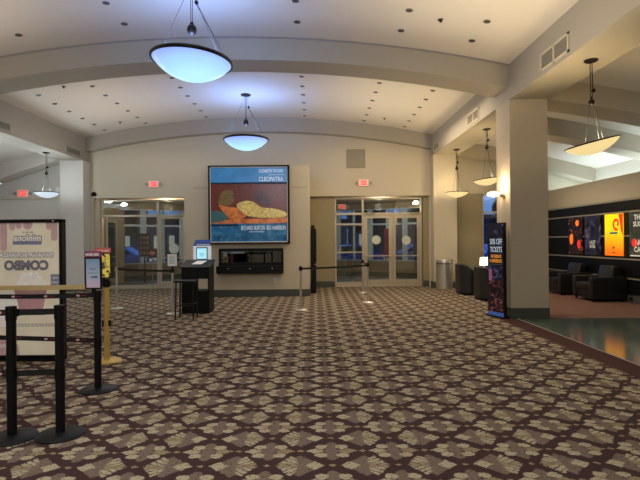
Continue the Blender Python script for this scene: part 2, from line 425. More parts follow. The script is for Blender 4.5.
# black poster panelling on the right wall
pn = struct(MB().box(7.62, 7.7, 4.0, YW-.1, .2, 2.47).make('wall_panelling', 'black'))
MB().box(7.6, 7.7, 4.0, YW-.1, 2.47, 2.52).make('top_rail', 'grille', pn)
rails = MB()
for z in (2.2, 1.61, 1.04, .57): rails.box(7.61, 7.625, 4.0, YW-.1, z-.018, z+.018)
rails.make('rail', 'alu', pn)

# ------------------------------------------------------------------ entrance storefronts
def storefront(n, x0, x1, mull, leaves, H=2.99, ZT=2.45):
    """fixed frame, transom lights and side lights"""
    f = MB(); y0, y1 = YD-.05, YD+.05; t = .05
    f.box(x0, x0+t, y0, y1, 0, H).box(x1-t, x1, y0, y1, 0, H).box(x0, x1, y0, y1, H-t, H).box(x0, x1, y0, y1, ZT-.035, ZT+.035)
    for xm in mull: f.box(xm-.035, xm+.035, y0, y1, 0, H)
    f.box(x0, x1, y0, y1, 0, .03)
    return struct(f.make('window_%d' % n, 'alu', bevel=.004))
wf = storefront(2, -7.2, -4.34, (-5.28,), None)
MB().box(-7.15, -5.315, YD-.005, YD+.005, 2.485, 2.94).box(-5.245, -4.39, YD-.005, YD+.005, 2.485, 2.94).make('transom_pane', 'glass', wf)
MB().box(-7.0, -5.315, YD-.005, YD+.005, .12, 2.41).make('side_pane', 'glass', wf)
MB().box(-7.15, -5.3, YD-.04, YD+.04, .03, .12).make('bottom_rail', 'alu', wf)
MB().box(-7.03, -6.99, YD-.045, YD+.045, .03, 2.42).make('mullion', 'alu', wf)
wf2 = storefront(3, .67, 3.6, (1.62,), None)
MB().box(.72, 1.585, YD-.005, YD+.005, 2.485, 2.94).box(1.655, 3.55, YD-.005, YD+.005, 2.485, 2.94).make('transom_pane', 'glass', wf2)
MB().box(.72, 1.585, YD-.005, YD+.005, .12, 2.41).make('side_pane', 'glass', wf2)
MB().box(.72, 1.6, YD-.04, YD+.04, .03, .16).box(.72, 1.6, YD-.04, YD+.04, 1.14, 1.18).box(.72, 1.6, YD-.04, YD+.04, 2.08, 2.13).make('side_rail', 'alu', wf2)
def leaf(n, x0, x1, hinge_left, st=.11, y=YD, disc=True, closer=True):
    f = MB(); y0, y1 = y-.03, y+.03; z0, z1 = .03, 2.41
    f.box(x0, x0+st, y0, y1, z0, z1).box(x1-st, x1, y0, y1, z0, z1).box(x0+st, x1-st, y0, y1, z1-st, z1).box(x0+st, x1-st, y0, y1, z0, z0+.2)
    d = struct(f.make('door_%d' % n, 'alu', bevel=.004))
    MB().box(x0+st, x1-st, y-.004, y+.004, z0+.2, z1-st).make('pane', 'glass', d)
    MB().tube((x0+.04, y0-.06, 1.03), (x1-.04, y0-.06, 1.03), .016).box(x0+.02, x0+.08, y0-.07, y0, 1.0, 1.06).box(x1-.08, x1-.02, y0-.07, y0, 1.0, 1.06).make('push_bar', 'alu', d)
    if closer:
        cxm = x0+.05 if hinge_left else x1-.35
        MB().box(cxm, cxm+.3, y0-.06, y0, z1+.01, z1+.07).make('door_closer', 'grille', d)
    if disc:
        cxm = (x0+x1)/2-.06 if hinge_left else (x0+x1)/2+.0
        k = MB(); k.tube((cxm, y-.008, 1.55+.02*hinge_left), (cxm, y-.004, 1.55+.02*hinge_left), .15, n=32)
        k.make('door_decal', 'decal', d)
    xs = x1-.055 if hinge_left else x0+.055
    MB().tube((xs, y0-.012, 1.16), (xs, y0, 1.16), .022).make('lock_cylinder', 'steel', d)
    return d
M['decal'] = mat('frosted_decal', (190, 198, 186), .7)
leaf(1, 1.66, 2.60, True); leaf(2, 2.61, 3.55, False)
leaf(3, -5.24, -4.39, False, st=.07, disc=False)
k = MB(); k.tube((-4.76, YD-.012, 1.33), (-4.76, YD-.006, 1.33), .17, n=32); struct(k.make('trim_9', 'decal'))
# inner side door of the left vestibule, standing open
d = leaf(4, 0, .9, True, disc=False, y=0, closer=False); d.location = (-7.55, 17.35, 0); d.rotation_euler = (0, 0, PI/2)

# vestibule: side walls, curved outer window wall
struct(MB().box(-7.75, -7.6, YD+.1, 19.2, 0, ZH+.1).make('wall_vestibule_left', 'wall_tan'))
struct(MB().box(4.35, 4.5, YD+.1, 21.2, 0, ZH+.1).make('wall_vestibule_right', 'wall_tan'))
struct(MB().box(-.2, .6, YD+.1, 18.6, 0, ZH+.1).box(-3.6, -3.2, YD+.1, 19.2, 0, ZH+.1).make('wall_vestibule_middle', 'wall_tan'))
struct(MB().box(-7.75, 4.5, YD+.1, 23.2, ZH+.1, ZH+.2).make('ceiling_vestibule', 'wall_tan'))
ccx, ccy, cR = -1.8, 9.6, 12.6
def cp(x, r=0.):
    return 21.7+r-.07*(x+1.5)**2
segs = [-7.7+i*(12.1/18) for i in range(19)]
low, bsb, hd = MB(), MB(), MB()
def curved(mb, z0, z1, r0, r1, xs):
    q = []
    for x in xs:
        q.append([mb.bm.verts.new((x, cp(x, r), z)) for r in (r0, r1) for z in (z0, z1)])
    for a, c in zip(q, q[1:]):
        for i, jx in ((0, 1), (1, 3), (3, 2), (2, 0)): mb.bm.faces.new((a[i], a[jx], c[jx], c[i]))
    for e in (q[0], q[-1]): mb.bm.faces.new((e[0], e[1], e[3], e[2]))
fine = [-7.7+i*(12.1/48) for i in range(49)]
curved(low, 0, .68, 0, .15, fine); ow = struct(low.make('wall_outer', 'wall_tan', smooth=True))
curved(bsb, 0, .2, -.02, 0, fine); bsb.make('baseboard', 'base', ow, smooth=True)
curved(hd, 2.9, ZH+.1, 0, .15, fine); struct(hd.make('wall_outer_header', 'wall_tan', smooth=True))
M['mull'] = mat('outer_mullion_paint', (200, 214, 232), .5)
fr = MB(); curved(fr, .68, .73, -.03, .15, fine); curved(fr, 2.2, 2.28, .02, .12, fine); curved(fr, 2.86, 2.9, .02, .12, fine)
for i, x in enumerate(segs): fr.box(x-(.11 if i % 2 else .05), x+(.11 if i % 2 else .05), cp(x)+.0, cp(x)+.14, .7, 2.9)
ow2 = struct(fr.make('window_4', 'mull'))
gp = MB(); curved(gp, .73, 2.9, .06, .065, fine); gp.make('pane', 'glass', ow2, smooth=True)

# ------------------------------------------------------------------ outdoors
def noise_ground():
    m = mat('asphalt', (52, 58, 70), .8, var=.2, scale=3); return m
M['asphalt'] = noise_ground()
struct(MB().box(-40, 45, 23.6, 90, -.25, -.12).make('ground', 'asphalt'))
M['brick_far'] = mat('far_building', (58, 66, 92), .8, var=.2, scale=.8)
M['lit'] = mat('lit_shop_window', (255, 226, 180), .5, emit=(255, 220, 170), estr=.7, var=.4, scale=2)
for (x0, x1, y, h) in ((-36, -15.4, 60, 4.4), (-14.8, 4, 60, 4.0), (4.5, 24.8, 60, 4.4), (25.5, 46, 60, 4.6)):
    t = thing('shop_building', {-36: 'long low shop building far out to the left beyond the parking area', -14.8: 'low dusk-blue building straight across the parking area', 4.5: 'flat-roofed building seen through the right entrance doors', 25.5: 'flat-roofed building seen through the lounge corner window'}[x0], 'building', ((x0+x1)/2, y, -.12))
    W = (x1-x0)/2
    MB().box(-W, W, 0, 6, 0, h).make('facade', 'brick_far', t); MB().box(-W-.1, W+.1, -.3, 6, h, h+.4).make('roof', 'ink', t)
    nw = int(W)
    for i in range(nw):
        xx = -W+1+(2*W-2)*i/nw
        MB().box(xx, xx+.7, -.05, .05, .9, 2.5).make('window', 'lit' if random.random() < .45 else 'ink', t)
def car(x, y, rz, rgb, label):
    t = thing('parked_car', label, 'car', (x, y, -.12), rz, 'cars parked outside the glass')
    paint = mat('car_paint', rgb, .25, metal=.3, coat=.6)
    body = [(-2.2, .3), (-2.25, .75), (-1.9, .92), (-1.2, .98), (-.6, 1.42), (.8, 1.45), (1.5, 1.0), (2.15, .88), (2.25, .5), (2.2, .3)]
    MB().prism(body, 'y', -.87, .87).make('body', paint, t, bevel=.08)
    MB().prism([(-1.05, 1.0), (-.55, 1.36), (.75, 1.39), (1.3, 1.02)], 'y', -.89, .89).make('side_window', 'tint', t)
    for wx in (-1.4, 1.4):
        for wy in (-.8, .8): MB().tube((wx, wy-.12, .32), (wx, wy+.12, .32), .32, n=24).make('wheel', 'ink', t)
    for sy in (-.57, .57):
        MB().box(2.2, 2.27, sy-.17, sy+.17, .6, .75).make('headlight', 'lit', t)
        MB().box(-2.28, -2.22, sy-.17, sy+.17, .65, .8).make('taillight', 'red_exit', t)
car(-11.6, 27.5, .1, (60, 100, 170), 'blue car parked outside the left entrance window')
car(-6.4, 29., 0, (56, 64, 84), 'dark grey car parked beyond the open left entrance')
car(1.6, 27.5, .05, (70, 110, 180), 'bright blue car outside the right entrance side light')
car(6.5, 29.5, 0, (150, 160, 178), 'silver car parked outside the right double doors')
car(9.6, 25.2, .2, (60, 96, 160), 'blue car outside the lounge corner window')
car(12.6, 29.5, 0, (176, 60, 54), 'red car outside the lounge corner window, behind a blue one')
M['leafdark'] = mat('dusk_leaves', (36, 50, 52), .9, var=.3, scale=2)
def tree(x, y, h, r, label):
    t = thing('street_tree', label, 'tree', (x, y, -.12))
    MB().tube((0, 0, 0), (0, 0, h*.55), .16, .1).make('trunk', 'ink', t)
    c = MB()
    for i in range(60):
        a, e = random.uniform(0, 2*PI), random.uniform(-1, 1); rr = r*random.uniform(.4, 1)
        c.sphere((rr*math.cos(a)*math.cos(e), rr*math.sin(a)*math.cos(e), h*.68+rr*.9*math.sin(e)), r*random.uniform(.14, .28), n=6)
    c.make('crown', 'leafdark', t)
for i, (x, y, h, r) in enumerate(((-15, 37, 6, 2.2), (-9.2, 39, 5, 1.8), (3.8, 36, 5.4, 1.8), (9.5, 40, 6, 2.2), (15.5, 37, 5.6, 2.2))):
    tree(x, y, h, r, ('bushy tree outside at the far left of the entrance glass', 'small tree outside behind the dark grey car',                       'tree outside behind the bright blue car', 'tree outside between the double doors and lounge window', 'tree outside the lounge corner window')[i])

# ------------------------------------------------------------------ ceiling downlights
first = None; n = 0
cols6 = (-6.68, -5.37, -3.44, -.29, 1.6, 2.89); rows = (11.65, 12.38, 13.1, 13.85, 14.58, 15.3)
rn = ('second from the arch', 'third', 'fourth', 'fifth')
spots = []
colname = ('leftmost row', 'second row from the left', 'row left of the bowl pendants', 'row right of the bowl pendants', 'second row from the right', 'rightmost row')
ordn = ('nearest', 'second nearest', 'third nearest', 'fourth nearest', 'fifth nearest', 'farthest')
for ci, x in enumerate(cols6):
    for ri, y in enumerate(rows):
        spots.append((x, y, '%s recessed downlight in the %s, far ceiling bay' % (ordn[ri], colname[ci])))
for ci, x in enumerate(cols6[1:]):
    for ri, y in enumerate((7.98, 8.75)):
        if ci == 0 and ri == 0: continue
        spots.append((x, y, '%s recessed downlight in the %s, near ceiling bay' % (('nearer', 'farther')[ri], colname[ci+1])))
M['can'] = mat('downlight_trim', (110, 104, 100), .5); M['can_in'] = mat('downlight_reflector', (28, 26, 26), .4)
for x, y, lab in spots:
    if first is None:
        first = thing('ceiling_downlight', lab, 'downlight', (x, y, zc(x)), 0, 'recessed downlights in the vaulted ceiling')
        MB().lathe([(.045, -.004), (.062, -.007), (.064, 0), (.045, .004)], 24).make('trim_ring', 'can', first, smooth=True)
        MB().lathe([(0, -.001), (.045, -.004)], 24).make('reflector', 'can_in', first)
        t = first
    else:
        t = copy_tree(first); t['label'] = lab
    t.location = (x, y, zc(x)-.002)
    t.rotation_euler = (0, math.asin((x-CX)/RAD), 0)
for i, (x, y, lab) in enumerate(((2.17, 8.16, 'small dark sprinkler head in the near ceiling bay'), (2.16, 14.7, 'small sprinkler head at the right of the far ceiling bay'), (-5.97, 14.78, 'small sprinkler head at the left rear of the far ceiling bay'), (-5.94, 11.4, 'small sprinkler head at the left front of the far ceiling bay'))):
    t = thing('sprinkler_head', lab, 'sprinkler', (x, y, zc(x)-.002), 0, 'sprinkler heads in the vaulted ceiling')
    MB().lathe([(0, -.004), (.05, -.004), (.055, 0)], 20).make('escutcheon', 'ink', t); MB().lathe([(0, -.04), (.03, -.038), (.008, -.02), (.008, -.004)], 12).make('deflector', 'ink', t)

# ------------------------------------------------------------------ pendants
def pendant(name, x, y, zc_, zr_, r, bowl, tilt, label, group, small=False, energy=60, color=(1, 1, 1), depth=None, zball=4.82):
    t = thing(name, label, 'pendant light', (x, y, zc_), 0, group)
    def L(z): return z-zc_
    dp = depth or r*.48
    MB().lathe([(0, -.045), (.06 if small else .1, -.04), (.1 if small else .14, -.02), (.1 if small else .14, 0)], 28).make('canopy', 'bronze', t, smooth=True)
    MB().tube((-.014, 0, -.03), (-.014, 0, L(zball)), .005, n=8).tube((.014, 0, -.03), (.014, 0, L(zball)), .005, n=8).make('rod', 'bronze', t)
    rb = .045 if small else .075
    MB().sphere((0, 0, L(zball)), rb, sz=1.12).tube((0, 0, L(zball)+rb), (0, 0, L(zball)+rb+.04), rb*.5, rb*.3).make('counterweight', 'bronze', t, smooth=True)
    px = .03 if small else .075; pz = L(zball)+(.18 if small else .42)
    MB().tube((px, -.015, pz), (px, .015, pz), .03).make('pulley', 'bronze', t, smooth=True)
    Rt = Matrix.Rotation(tilt, 4, 'Y')
    C0 = Vector((0, 0, L(zr_)))
    def rim(a): return C0 + Rt @ Vector((r*math.cos(a), r*math.sin(a), .01))
    angs = (PI*1.0-.2, -.45, .75) if not small else (PI+.1, -.3, .4)
    for i, a in enumerate(angs):
        st = Vector((0, 0, -.04)) if i == 0 else Vector((px, 0, pz))
        if small: st = Vector((0, 0, L(zball)+(.05)))
        en = rim(a) if not small else C0 + Rt @ Vector((r*.45*math.cos(a), r*.45*math.sin(a), -dp*.74))
        MB().tube(st, en, .004 if not small else .0035, n=6).make('cable', 'cable', t)
    if not small: MB().tube(rim(-.45), Vector((px-.02, 0, pz)), .003, n=6).make('cable', 'cable', t)
    MB().tube((px, 0, pz), (px*.5, 0, -.03), .004, n=6).make('cable', 'cable', t)
    # bowl
    prof = []
    Rs = (r*r+dp*dp)/(2*dp); a1 = math.asin(r/Rs)
    for i in range(15):
        a = a1*i/14; prof.append((Rs*math.sin(a), -(Rs*math.cos(a)-(Rs-dp))))
    inner = [(q*.97, z+.012) for q, z in prof[::-1]]
    bw = MB(); bw.lathe(prof+inner, 48)
    bmesh.ops.transform(bw.bm, matrix=Matrix.Translation(C0) @ Rt, verts=bw.bm.verts)
    bw.make('bowl', bowl, t, smooth=True)
    rr = .022 if not small else .009
    rm = MB(); rm.lathe([(r+rr*math.cos(a), rr*1.3*math.sin(a)) for a in [2*PI*i/10 for i in range(11)]], 56)
    bmesh.ops.transform(rm.bm, matrix=Matrix.Translation(C0) @ Rt, verts=rm.bm.verts)
    rm.make('rim', 'bronze', t, smooth=True)
    MB().sphere((0, 0, L(zr_)-dp*.3), .05, n=12).make('bulb', 'bulb', t, smooth=True)
    lamp(name+'_light', 'POINT', (0, 0, L(zr_)+.06), energy, color, .12 if small else .35, parent=t)
    return t
G1 = 'large blue-lit bowl pendants'
pendant('bowl_pendant', -1.87, 7.4, zc(-1.87), 4.34, .61, 'bowl_cool', math.radians(4), 'large blue-lit glass bowl pendant with dark rim, nearest in the ceiling', G1, energy=98, color=(.33, .49, 1.))
pendant('bowl_pendant', -1.87, 13.2, zc(-1.87), 4.35, .61, 'bowl_cool', 0, 'large blue-lit glass bowl pendant hanging in front of the blue poster', G1, energy=98, color=(.33, .49, 1.))
G2 = 'small amber bowl pendants over the right aisle'
WARM = (1., .80, .50)
pendant('aisle_pendant', 4.28, 7.4, 4.30, 3.02, .385, 'bowl_warm', math.radians(-13.4), 'tilted amber glass bowl pendant to the right of the big column', G2, True, 34, WARM, .17, 3.65)
pendant('aisle_pendant', 4.30, 11.95, 4.30, 3.05, .34, 'bowl_warm', math.radians(-7), 'amber glass bowl pendant just left of the big column', G2, True, 34, WARM, .15, 3.84)
pendant('aisle_pendant', 4.33, 14.6, 4.30, 2.99, .34, 'bowl_warm', 0, 'amber glass bowl pendant nearest the entrance, above the trash can', G2, True, 34, WARM, .15, 3.72)
G3 = 'small pale bowl pendants over the left aisle'
CL = (.82, .92, 1.)
pendant('aisle_pendant', XLO+.35, 14.1, 4.22, 3.04, .345, 'bowl_left', 0, 'pale glass bowl pendant in front of the far left exit sign', G3, True, 44, CL, .15, 3.6)
pendant('aisle_pendant', -8.14, 11.9, 4.22, 3.08, .345, 'bowl_left', 0, 'pale glass bowl pendant cut off by the left edge of the view', G3, True, 44, CL, .15, 3.6)

# ------------------------------------------------------------------ vents
def vent(x, y0, y1, z0, z1, side, label, split=True):
    t = thing('air_vent', label, 'air vent', (x, (y0+y1)/2, (z0+z1)/2), 0, 'air vents in the long beams')
    s = side; w, h = (y1-y0)/2, (z1-z0)/2; fr = .035
    f = MB(); X0, X1 = (0, s*.02) if s > 0 else (s*.02, 0)
    f.box(X0, X1, -w, w, h-fr, h).box(X0, X1, -w, w, -h, -h+fr).box(X0, X1, -w, -w+fr, -h, h).box(X0, X1, w-fr, w, -h, h)
    if split: f.box(X0, X1, -fr/2, fr/2, -h, h)
    f.make('frame', 'beam' if not split else 'wall', t)
    sl = MB(); k = int((2*h-2*fr)/.022)
    for i in range(k):
        z = -h+fr+(i+.5)*(2*h-2*fr)/k; sl.box(min(0, s*.012), max(0, s*.012), -w+fr, w-fr, z-.004, z+.004)
    sl.make('louvres', 'grille', t); MB().box(min(0, s*.003), max(0, s*.003), -w+fr, w-fr, -h+fr, h-fr).make('backing', 'grille_dark', t)
vent(XR, 7.2, 8.1, 4.36, 4.66, -1, 'double louvred vent in the right beam, nearest the camera')
vent(XR, 11.14, 12.0, 4.36, 4.64, -1, 'double louvred vent in the right beam, just left of the column')
vent(XR, 14.75, 15.4, 4.36, 4.62, -1, 'louvred vent at the far end of the right beam')
vent(XL, 14.5, 15.3, 4.27, 4.5, 1, 'louvred vent at the far end of the left beam', False)
vent(XL, 10.95, 11.8, 4.27, 4.5, 1, 'louvred vent in the left beam near the left edge', False)
t = thing('return_grille', 'square brown return air grille on the wall above the right doors', 'air vent', (1.38, YW, 4.27))
MB().box(-.31, .31, -.02, 0, -.31, .31).make('frame', 'wall_olive', t)
g = MB()
for i in range(26): g.box(-.28, .28, -.028, -.02, -.28+i*.0218, -.268+i*.0218)
g.make('louvres', 'grille', t)

# ------------------------------------------------------------------ exit signs
def exit_sign(x, y, z, label, s=1.):
    t = thing('exit_sign', label, 'exit sign', (x, y, z), 0, 'lit red exit signs')
    MB().bbox(-.17*s, .17*s, -.05, 0, -.11*s, .11*s, .012, 2).make('housing', 'exit_body', t)
    MB().box(-.095*s, .095*s, -.055, -.049, -.075*s, .075*s).make('lit_face', 'red_exit', t)
    text('lettering', 'EXIT', 'exit_body', (0, -.057, 0), FRONT, .09*s, t, bold=.002, sx=.8)
    for sx in (-1, 1):
        h = MB(); h.tube((sx*.17*s, -.03, .0), (sx*.22*s, -.03, 0), .012).tube((sx*.235*s, -.07, 0), (sx*.235*s, -.01, 0), .045*s, .035*s, n=20)
        h.make('emergency_lamp', 'grille', t, smooth=True)
exit_sign((154.5-315)/480*15.95, YW, 1.55+58.1/480*15.95, 'lit red exit sign above the left entrance')
exit_sign((364-315)/480*15.95, YW, 1.55+57.6/480*15.95, 'lit red exit sign above the right double doors')
exit_sign(-9.68, YW, 3.21, 'lit red exit sign on the far left aisle wall', 1.1)
exit_sign(1.1, 19.5, 2.93, 'red exit sign seen through the glass over the right doors')
t = thing('wall_speaker', 'small round black speaker at the left corner of the entrance wall', 'speaker', (XL+.15, YW, 3.16))
MB().lathe([(0, .0), (.05, 0), (.075, -.01), (.075, -.05)], 24).make('housing', 'black', t); 
children(t)[0].rotation_euler = (-PI/2, 0, 0)
t = thing('smoke_detector', 'small white detector box beside the left aisle pier', 'detector', (-8.5, YW, 3.3))
MB().bbox(-.07, .07, -.06, 0, -.1, .1, .015, 2).make('housing', 'white', t)

# ------------------------------------------------------------------ big poster light box
t = thing('lightbox_poster', 'large black-framed blue poster hanging on the centre wall', 'poster', (-1.835, BY, 2.585))
W, H = 1.135, 1.095
f = MB(); f.box(-W, W, -.12, 0, H-.04, H).box(-W, W, -.12, 0, -H, -H+.04).box(-W, -W+.05, -.12, 0, -H, H).box(W-.05, W, -.12, 0, -H, H)
f.make('frame', 'black', t, bevel=.005)
f = MB(); f.box(-W+.05, W-.05, -.105, -.09, H-.06, H-.04).box(-W+.05, W-.05, -.105, -.09, -H+.04, -H+.06).box(-W+.05, -W+.07, -.105, -.09, -H+.04, H-.04).box(W-.07, W-.05, -.105, -.09, -H+.04, H-.04)
f.make('inner_trim', 'white', t)
M['p_blue'] = art_mat('poster_blue', [(.3, (44, 112, 170)), (.7, (64, 136, 196))], 3, .22, 1)
M['p_sea'] = art_mat('poster_sea', [(.2, (14, 60, 100)), (.5, (30, 96, 140)), (.8, (70, 134, 170))], 4, .2, 1, 3.)
M['p_drape'] = art_mat('poster_drape', [(.3, (58, 24, 22)), (.5, (104, 44, 36)), (.7, (70, 36, 32))], 5, .2, 3, 5.)
M['p_gold'] = art_mat('poster_gold_cloth', [(.3, (138, 112, 48)), (.5, (196, 172, 92)), (.7, (228, 208, 136))], 5, .2, 5, 7.)
M['p_orange'] = art_mat('poster_cushion', [(.3, (150, 80, 36)), (.6, (206, 122, 64))], 6, .2, 1, 1.)
M['p_maroon'] = art_mat('poster_maroon', [(.3, (44, 24, 34)), (.6, (84, 50, 60))], 8, .12, 3, 4.)
M['p_teal'] = mat('poster_teal', (50, 88, 92), .5, emit=(50, 88, 92), estr=.2)
M['p_brown'] = art_mat('poster_brown', [(.3, (60, 44, 26)), (.6, (120, 98, 58))], 8, .2, 3, 2.)
M['p_line'] = mat('poster_navy_line', (8, 26, 52), .5)
M['p_letter'] = mat('poster_lettering', (196, 216, 232), .5, emit=(196, 216, 232), estr=.25)
MB().box(-W+.06, W-.06, -.095, -.03, .62, H-.05).make('sky_band', 'p_blue', t)
MB().box(-W+.06, W-.06, -.097, -.03, .57, .62).make('dark_rule', 'p_line', t)
MB().box(-W+.06, W-.06, -.095, -.03, -.53, .57).make('drape_panel', 'p_drape', t)
MB().box(-W+.06, W-.06, -.095, -.03, -H+.05, -.53).make('sea_band', 'p_sea', t)
MB().box(-W+.06, -.3, -.098, -.09, -.6, -.55).make('dark_rule', 'p_line', t)
def blob(pts, y, name, m):    # smooth closed shape on the poster face
    n = len(pts); out = []
    for i in range(n):
        p0, p1, p2, p3 = (Vector(pts[(i+k-1) % n]) for k in range(4))
        for s in (0, .25, .5, .75):
            out.append(tuple(.5*((2*p1)+(p2-p0)*s+(2*p0-5*p1+4*p2-p3)*s*s+(3*p1-p0-3*p2+p3)*s**3)))
    MB().prism(out, 'y', y, -.09).make(name, m, t)
blob([(-1.04, -.5), (-.6, -.42), (0, -.4), (.6, -.4), (1.04, -.37), (1.04, -.51), (0, -.53), (-1.04, -.52)], -.0975, 'painted_floor', 'p_orange')
blob([(-1.06, -.2), (-.8, -.18), (-.6, -.3), (-.7, -.45), (-1.06, -.48)], -.099, 'painted_cushion', 'p_teal')
blob([(-.85, .0), (-.6, -.06), (-.3, -.1), (-.05, -.25), (-.2, -.4), (-.5, -.42), (-.7, -.22)], -.101, 'painted_cushion', 'p_orange')
blob([(-.35, -.02), (-.1, .1), (.15, .06), (.35, -.08), (.7, -.12), (1.02, -.22), (1.02, -.34), (.6, -.38), (.2, -.36), (-.1, -.28)], -.103, 'painted_cloth', 'p_gold')
blob([(-.85, .1), (-.75, .35), (-.5, .42), (-.4, .2), (-.5, .0), (-.75, -.02)], -.099, 'painted_bundle', 'p_brown')
blob([(.1, .25), (.3, .38), (.55, .2), (.62, -.02), (.4, .0), (.2, .1)], -.099, 'painted_shadow', 'p_maroon')
text('lettering', 'ELIZABETH TAYLOR', 'p_letter', (.62, -.1, .93), FRONT, .12, t, bold=.003, sx=.62)
text('lettering', 'CLEOPATRA', 'p_letter', (.62, -.1, .70), FRONT, .17, t, bold=.003, sx=.72)
text('lettering', 'RICHARD BURTON  REX HARRISON', 'p_letter', (.4, -.1, -.66), FRONT, .17, t, bold=.002, sx=.45)
g = MB()
for r in range(2):
    x = -1.0
    while x < 1.0:
        l = random.uniform(.06, .16); g.box(x, min(x+l, 1.04), -.098, -.094, -.9-.06*r, -.885-.06*r); x += l+.03
g.make('small_print', 'p_line', t)
g = MB(); g.box(.55, 1.0, -.098, -.094, .82, .83).box(.0, .42, -.098, -.094, -.77, -.757); g.make('small_print', 'p_letter', t)

# display window below
t = thing('display_window', 'wide black display window with a ledge under the blue poster', 'display case', (-1.79, BY, 1.0))
f = MB(); f.box(-.9, .9, -.1, 0, .28, .36).box(-.9, -.84, -.1, 0, -.3, .3).box(.84, .9, -.1, 0, -.3, .3).box(-.9, .9, -.1, 0, -.3, -.03)
f.make('frame', 'black', t)
MB().box(-.96, .9, -.2, 0, -.34, -.13).make('ledge', 'black', t, bevel=.01)
MB().box(-.84, .84, -.02, -.01, -.03, .28).make('back_panel', 'tint', t)
MB().box(-.84, .84, -.06, -.055, -.03, .28).make('front_glass', 'glass', t)
g = MB(); g.box(-.8, -.68, -.045, -.02, .0, .22); g.make('reflected_panel', mat('tan_reflection', (120, 96, 58), .6, emit=(120, 96, 58), estr=.12), t)  # tan and pink panels imitate the lit hall reflected in the glass
g = MB(); g.box(-.6, -.5, -.045, -.02, -.02, .22); g.make('reflected_panel', mat('pink_reflection', (120, 60, 70), .6, emit=(120, 50, 64), estr=.15), t)
for x in (-.62, -.02, .6): MB().tube((x, -.205, -.2), (x, -.2, -.2), .012).make('knob', 'white', t)
t = thing('wall_outlet', 'white outlet low on the centre wall under the display window', 'outlet', (-1.12, BY, .455))
MB().bbox(-.035, .035, -.012, 0, -.055, .055, .005, 2).make('plate', 'white', t); MB().box(-.012, .012, -.02, -.011, -.02, .02).make('plug', 'ink', t)
t = thing('wall_outlet', 'small dark outlet in the baseboard under the lounge posters', 'outlet', (7.60, 11.55, .09))
MB().box(-.01, 0, -.05, .05, -.04, .04).make('plate', 'black', t)

# tall black cabinet standing in the right recess
t = thing('tall_cabinet', 'tall narrow black cabinet beside the centre wall in the right recess', 'cabinet', (-.03, 14.5, 0))
MB().bbox(-.10, .06, -.3, .3, 0, 1.92, .01, 2).make('body', 'black', t)
MB().bbox(.06, .07, -.28, .28, .95, 1.85, .004, 2).make('upper_panel', 'tint', t)
MB().box(-.09, .02, -.2, .2, 1.92, 2.02).make('top_cap', 'black', t)
MB().tube((.03, -.31, .86), (.03, -.3, .86), .014).make('knob', 'white', t)

# ------------------------------------------------------------------ stanchions
def disc_profile(r, h=.02): return [(0, 0), (r, 0), (r, h*.5), (r*.93, h), (r*.3, h+.012), (0, h+.012)]
def stanchion(x, y, label, group, m='steel', rb=.145, rp=.025, h=1.0, low=False, head='black', lean=0.):
    t = thing('stanchion', label, 'stanchion', (x, y, 0), 0, group)
    MB().lathe(disc_profile(rb), 40).make('base', m, t, smooth=True)
    MB().tube((0, 0, .02), (0, 0, h-.11), rp, n=24).make('post', m, t, smooth=True)
    hd = MB(); hd.tube((0, 0, h-.11), (0, 0, h), rp*1.12, n=24)
    for a in range(0 if low else 4):
        c, s = math.cos(a*PI/2), math.sin(a*PI/2); hd.box(c*rp*1.25-.012, c*rp*1.25+.012, s*rp*1.25-.012, s*rp*1.25+.012, h-.095, h-.03)
    hd.make('belt_head', head, t, smooth=True)
    if low:
        hd = MB(); hd.tube((0, 0, low-.05), (0, 0, low+.05), rp*1.1, n=24)
        hd.make('lower_belt_head', head, t, smooth=True)
    return t
def belt(t, p, q, z0, z1, m='belt', hw=.024, sag=.0, logos=(), logo='logo_mark', r0=.038):
    """webbing from stanchion t at p towards q, in world x,y"""
    o = Vector((t.location.x, t.location.y, 0)); P = Vector((p[0], p[1], z0))-o; Q = Vector((q[0], q[1], z1))-o
    d = (Q-P); n = Vector((-d.y, d.x, 0)).normalized(); mb = MB(); K = 12; prev = None
    P = P+d.normalized()*r0; Q = Q-d.normalized()*r0; d = Q-P
    for i in range(K+1):
        u = i/K; c = P+d*u-Vector((0, 0, 4*sag*u*(1-u)))
        vs = [mb.bm.verts.new(c+n*s*.0015+Vector((0, 0, z))) for s, z in ((-1, -hw), (-1, hw), (1, hw), (1, -hw))]
        if prev:
            for k in range(4): mb.bm.faces.new((prev[k], prev[(k+1) % 4], vs[(k+1) % 4], vs[k]))
        else: mb.bm.faces.new(vs)
        prev = vs
    mb.bm.faces.new(prev)
    bl = mb.make('belt', m, t)
    rz = math.atan2(d.y, d.x)
    # lettering/logos face the camera side (-Y)
    flip = n.y > 0
    for u in logos:
        c = P+d*u-Vector((0, 0, 4*sag*u*(1-u)))+(-n if flip else n)*.0025
        lg = MB(); lg.lathe([(0, 0), (.02, 0), (.02, .0015), (0, .0015)], 20, sy=.55)
        lo = lg.make('logo', 'logo_white', bl); lo.location = c; lo.rotation_euler = (PI/2, 0, rz)
        rd = MB(); rd.box(-.012, .012, -.005, .005, .0015, .003); ro = rd.make('logo', 'logo_red', bl); ro.location = c; ro.rotation_euler = (PI/2, 0, rz)
        MB().box(-.09, -.035, -.003, .003, 0, .002).make('logo', 'logo_red', bl).location = c
        children(bl)[-1].rotation_euler = (PI/2, 0, rz)
    return bl, c if logos else None
M['logo_white'] = mat('logo_pink_white', (206, 160, 160), .6); M['logo_red'] = mat('logo_red', (150, 30, 36), .6)
GB = 'black belt stanchions of the foreground queue'
p1, p2, p3 = (-2.43, 3.83), (-2.07, 3.88), (-2.3, 5.06)
q1, q3 = (-3.4, 3.8), (-3.9, 5.12)
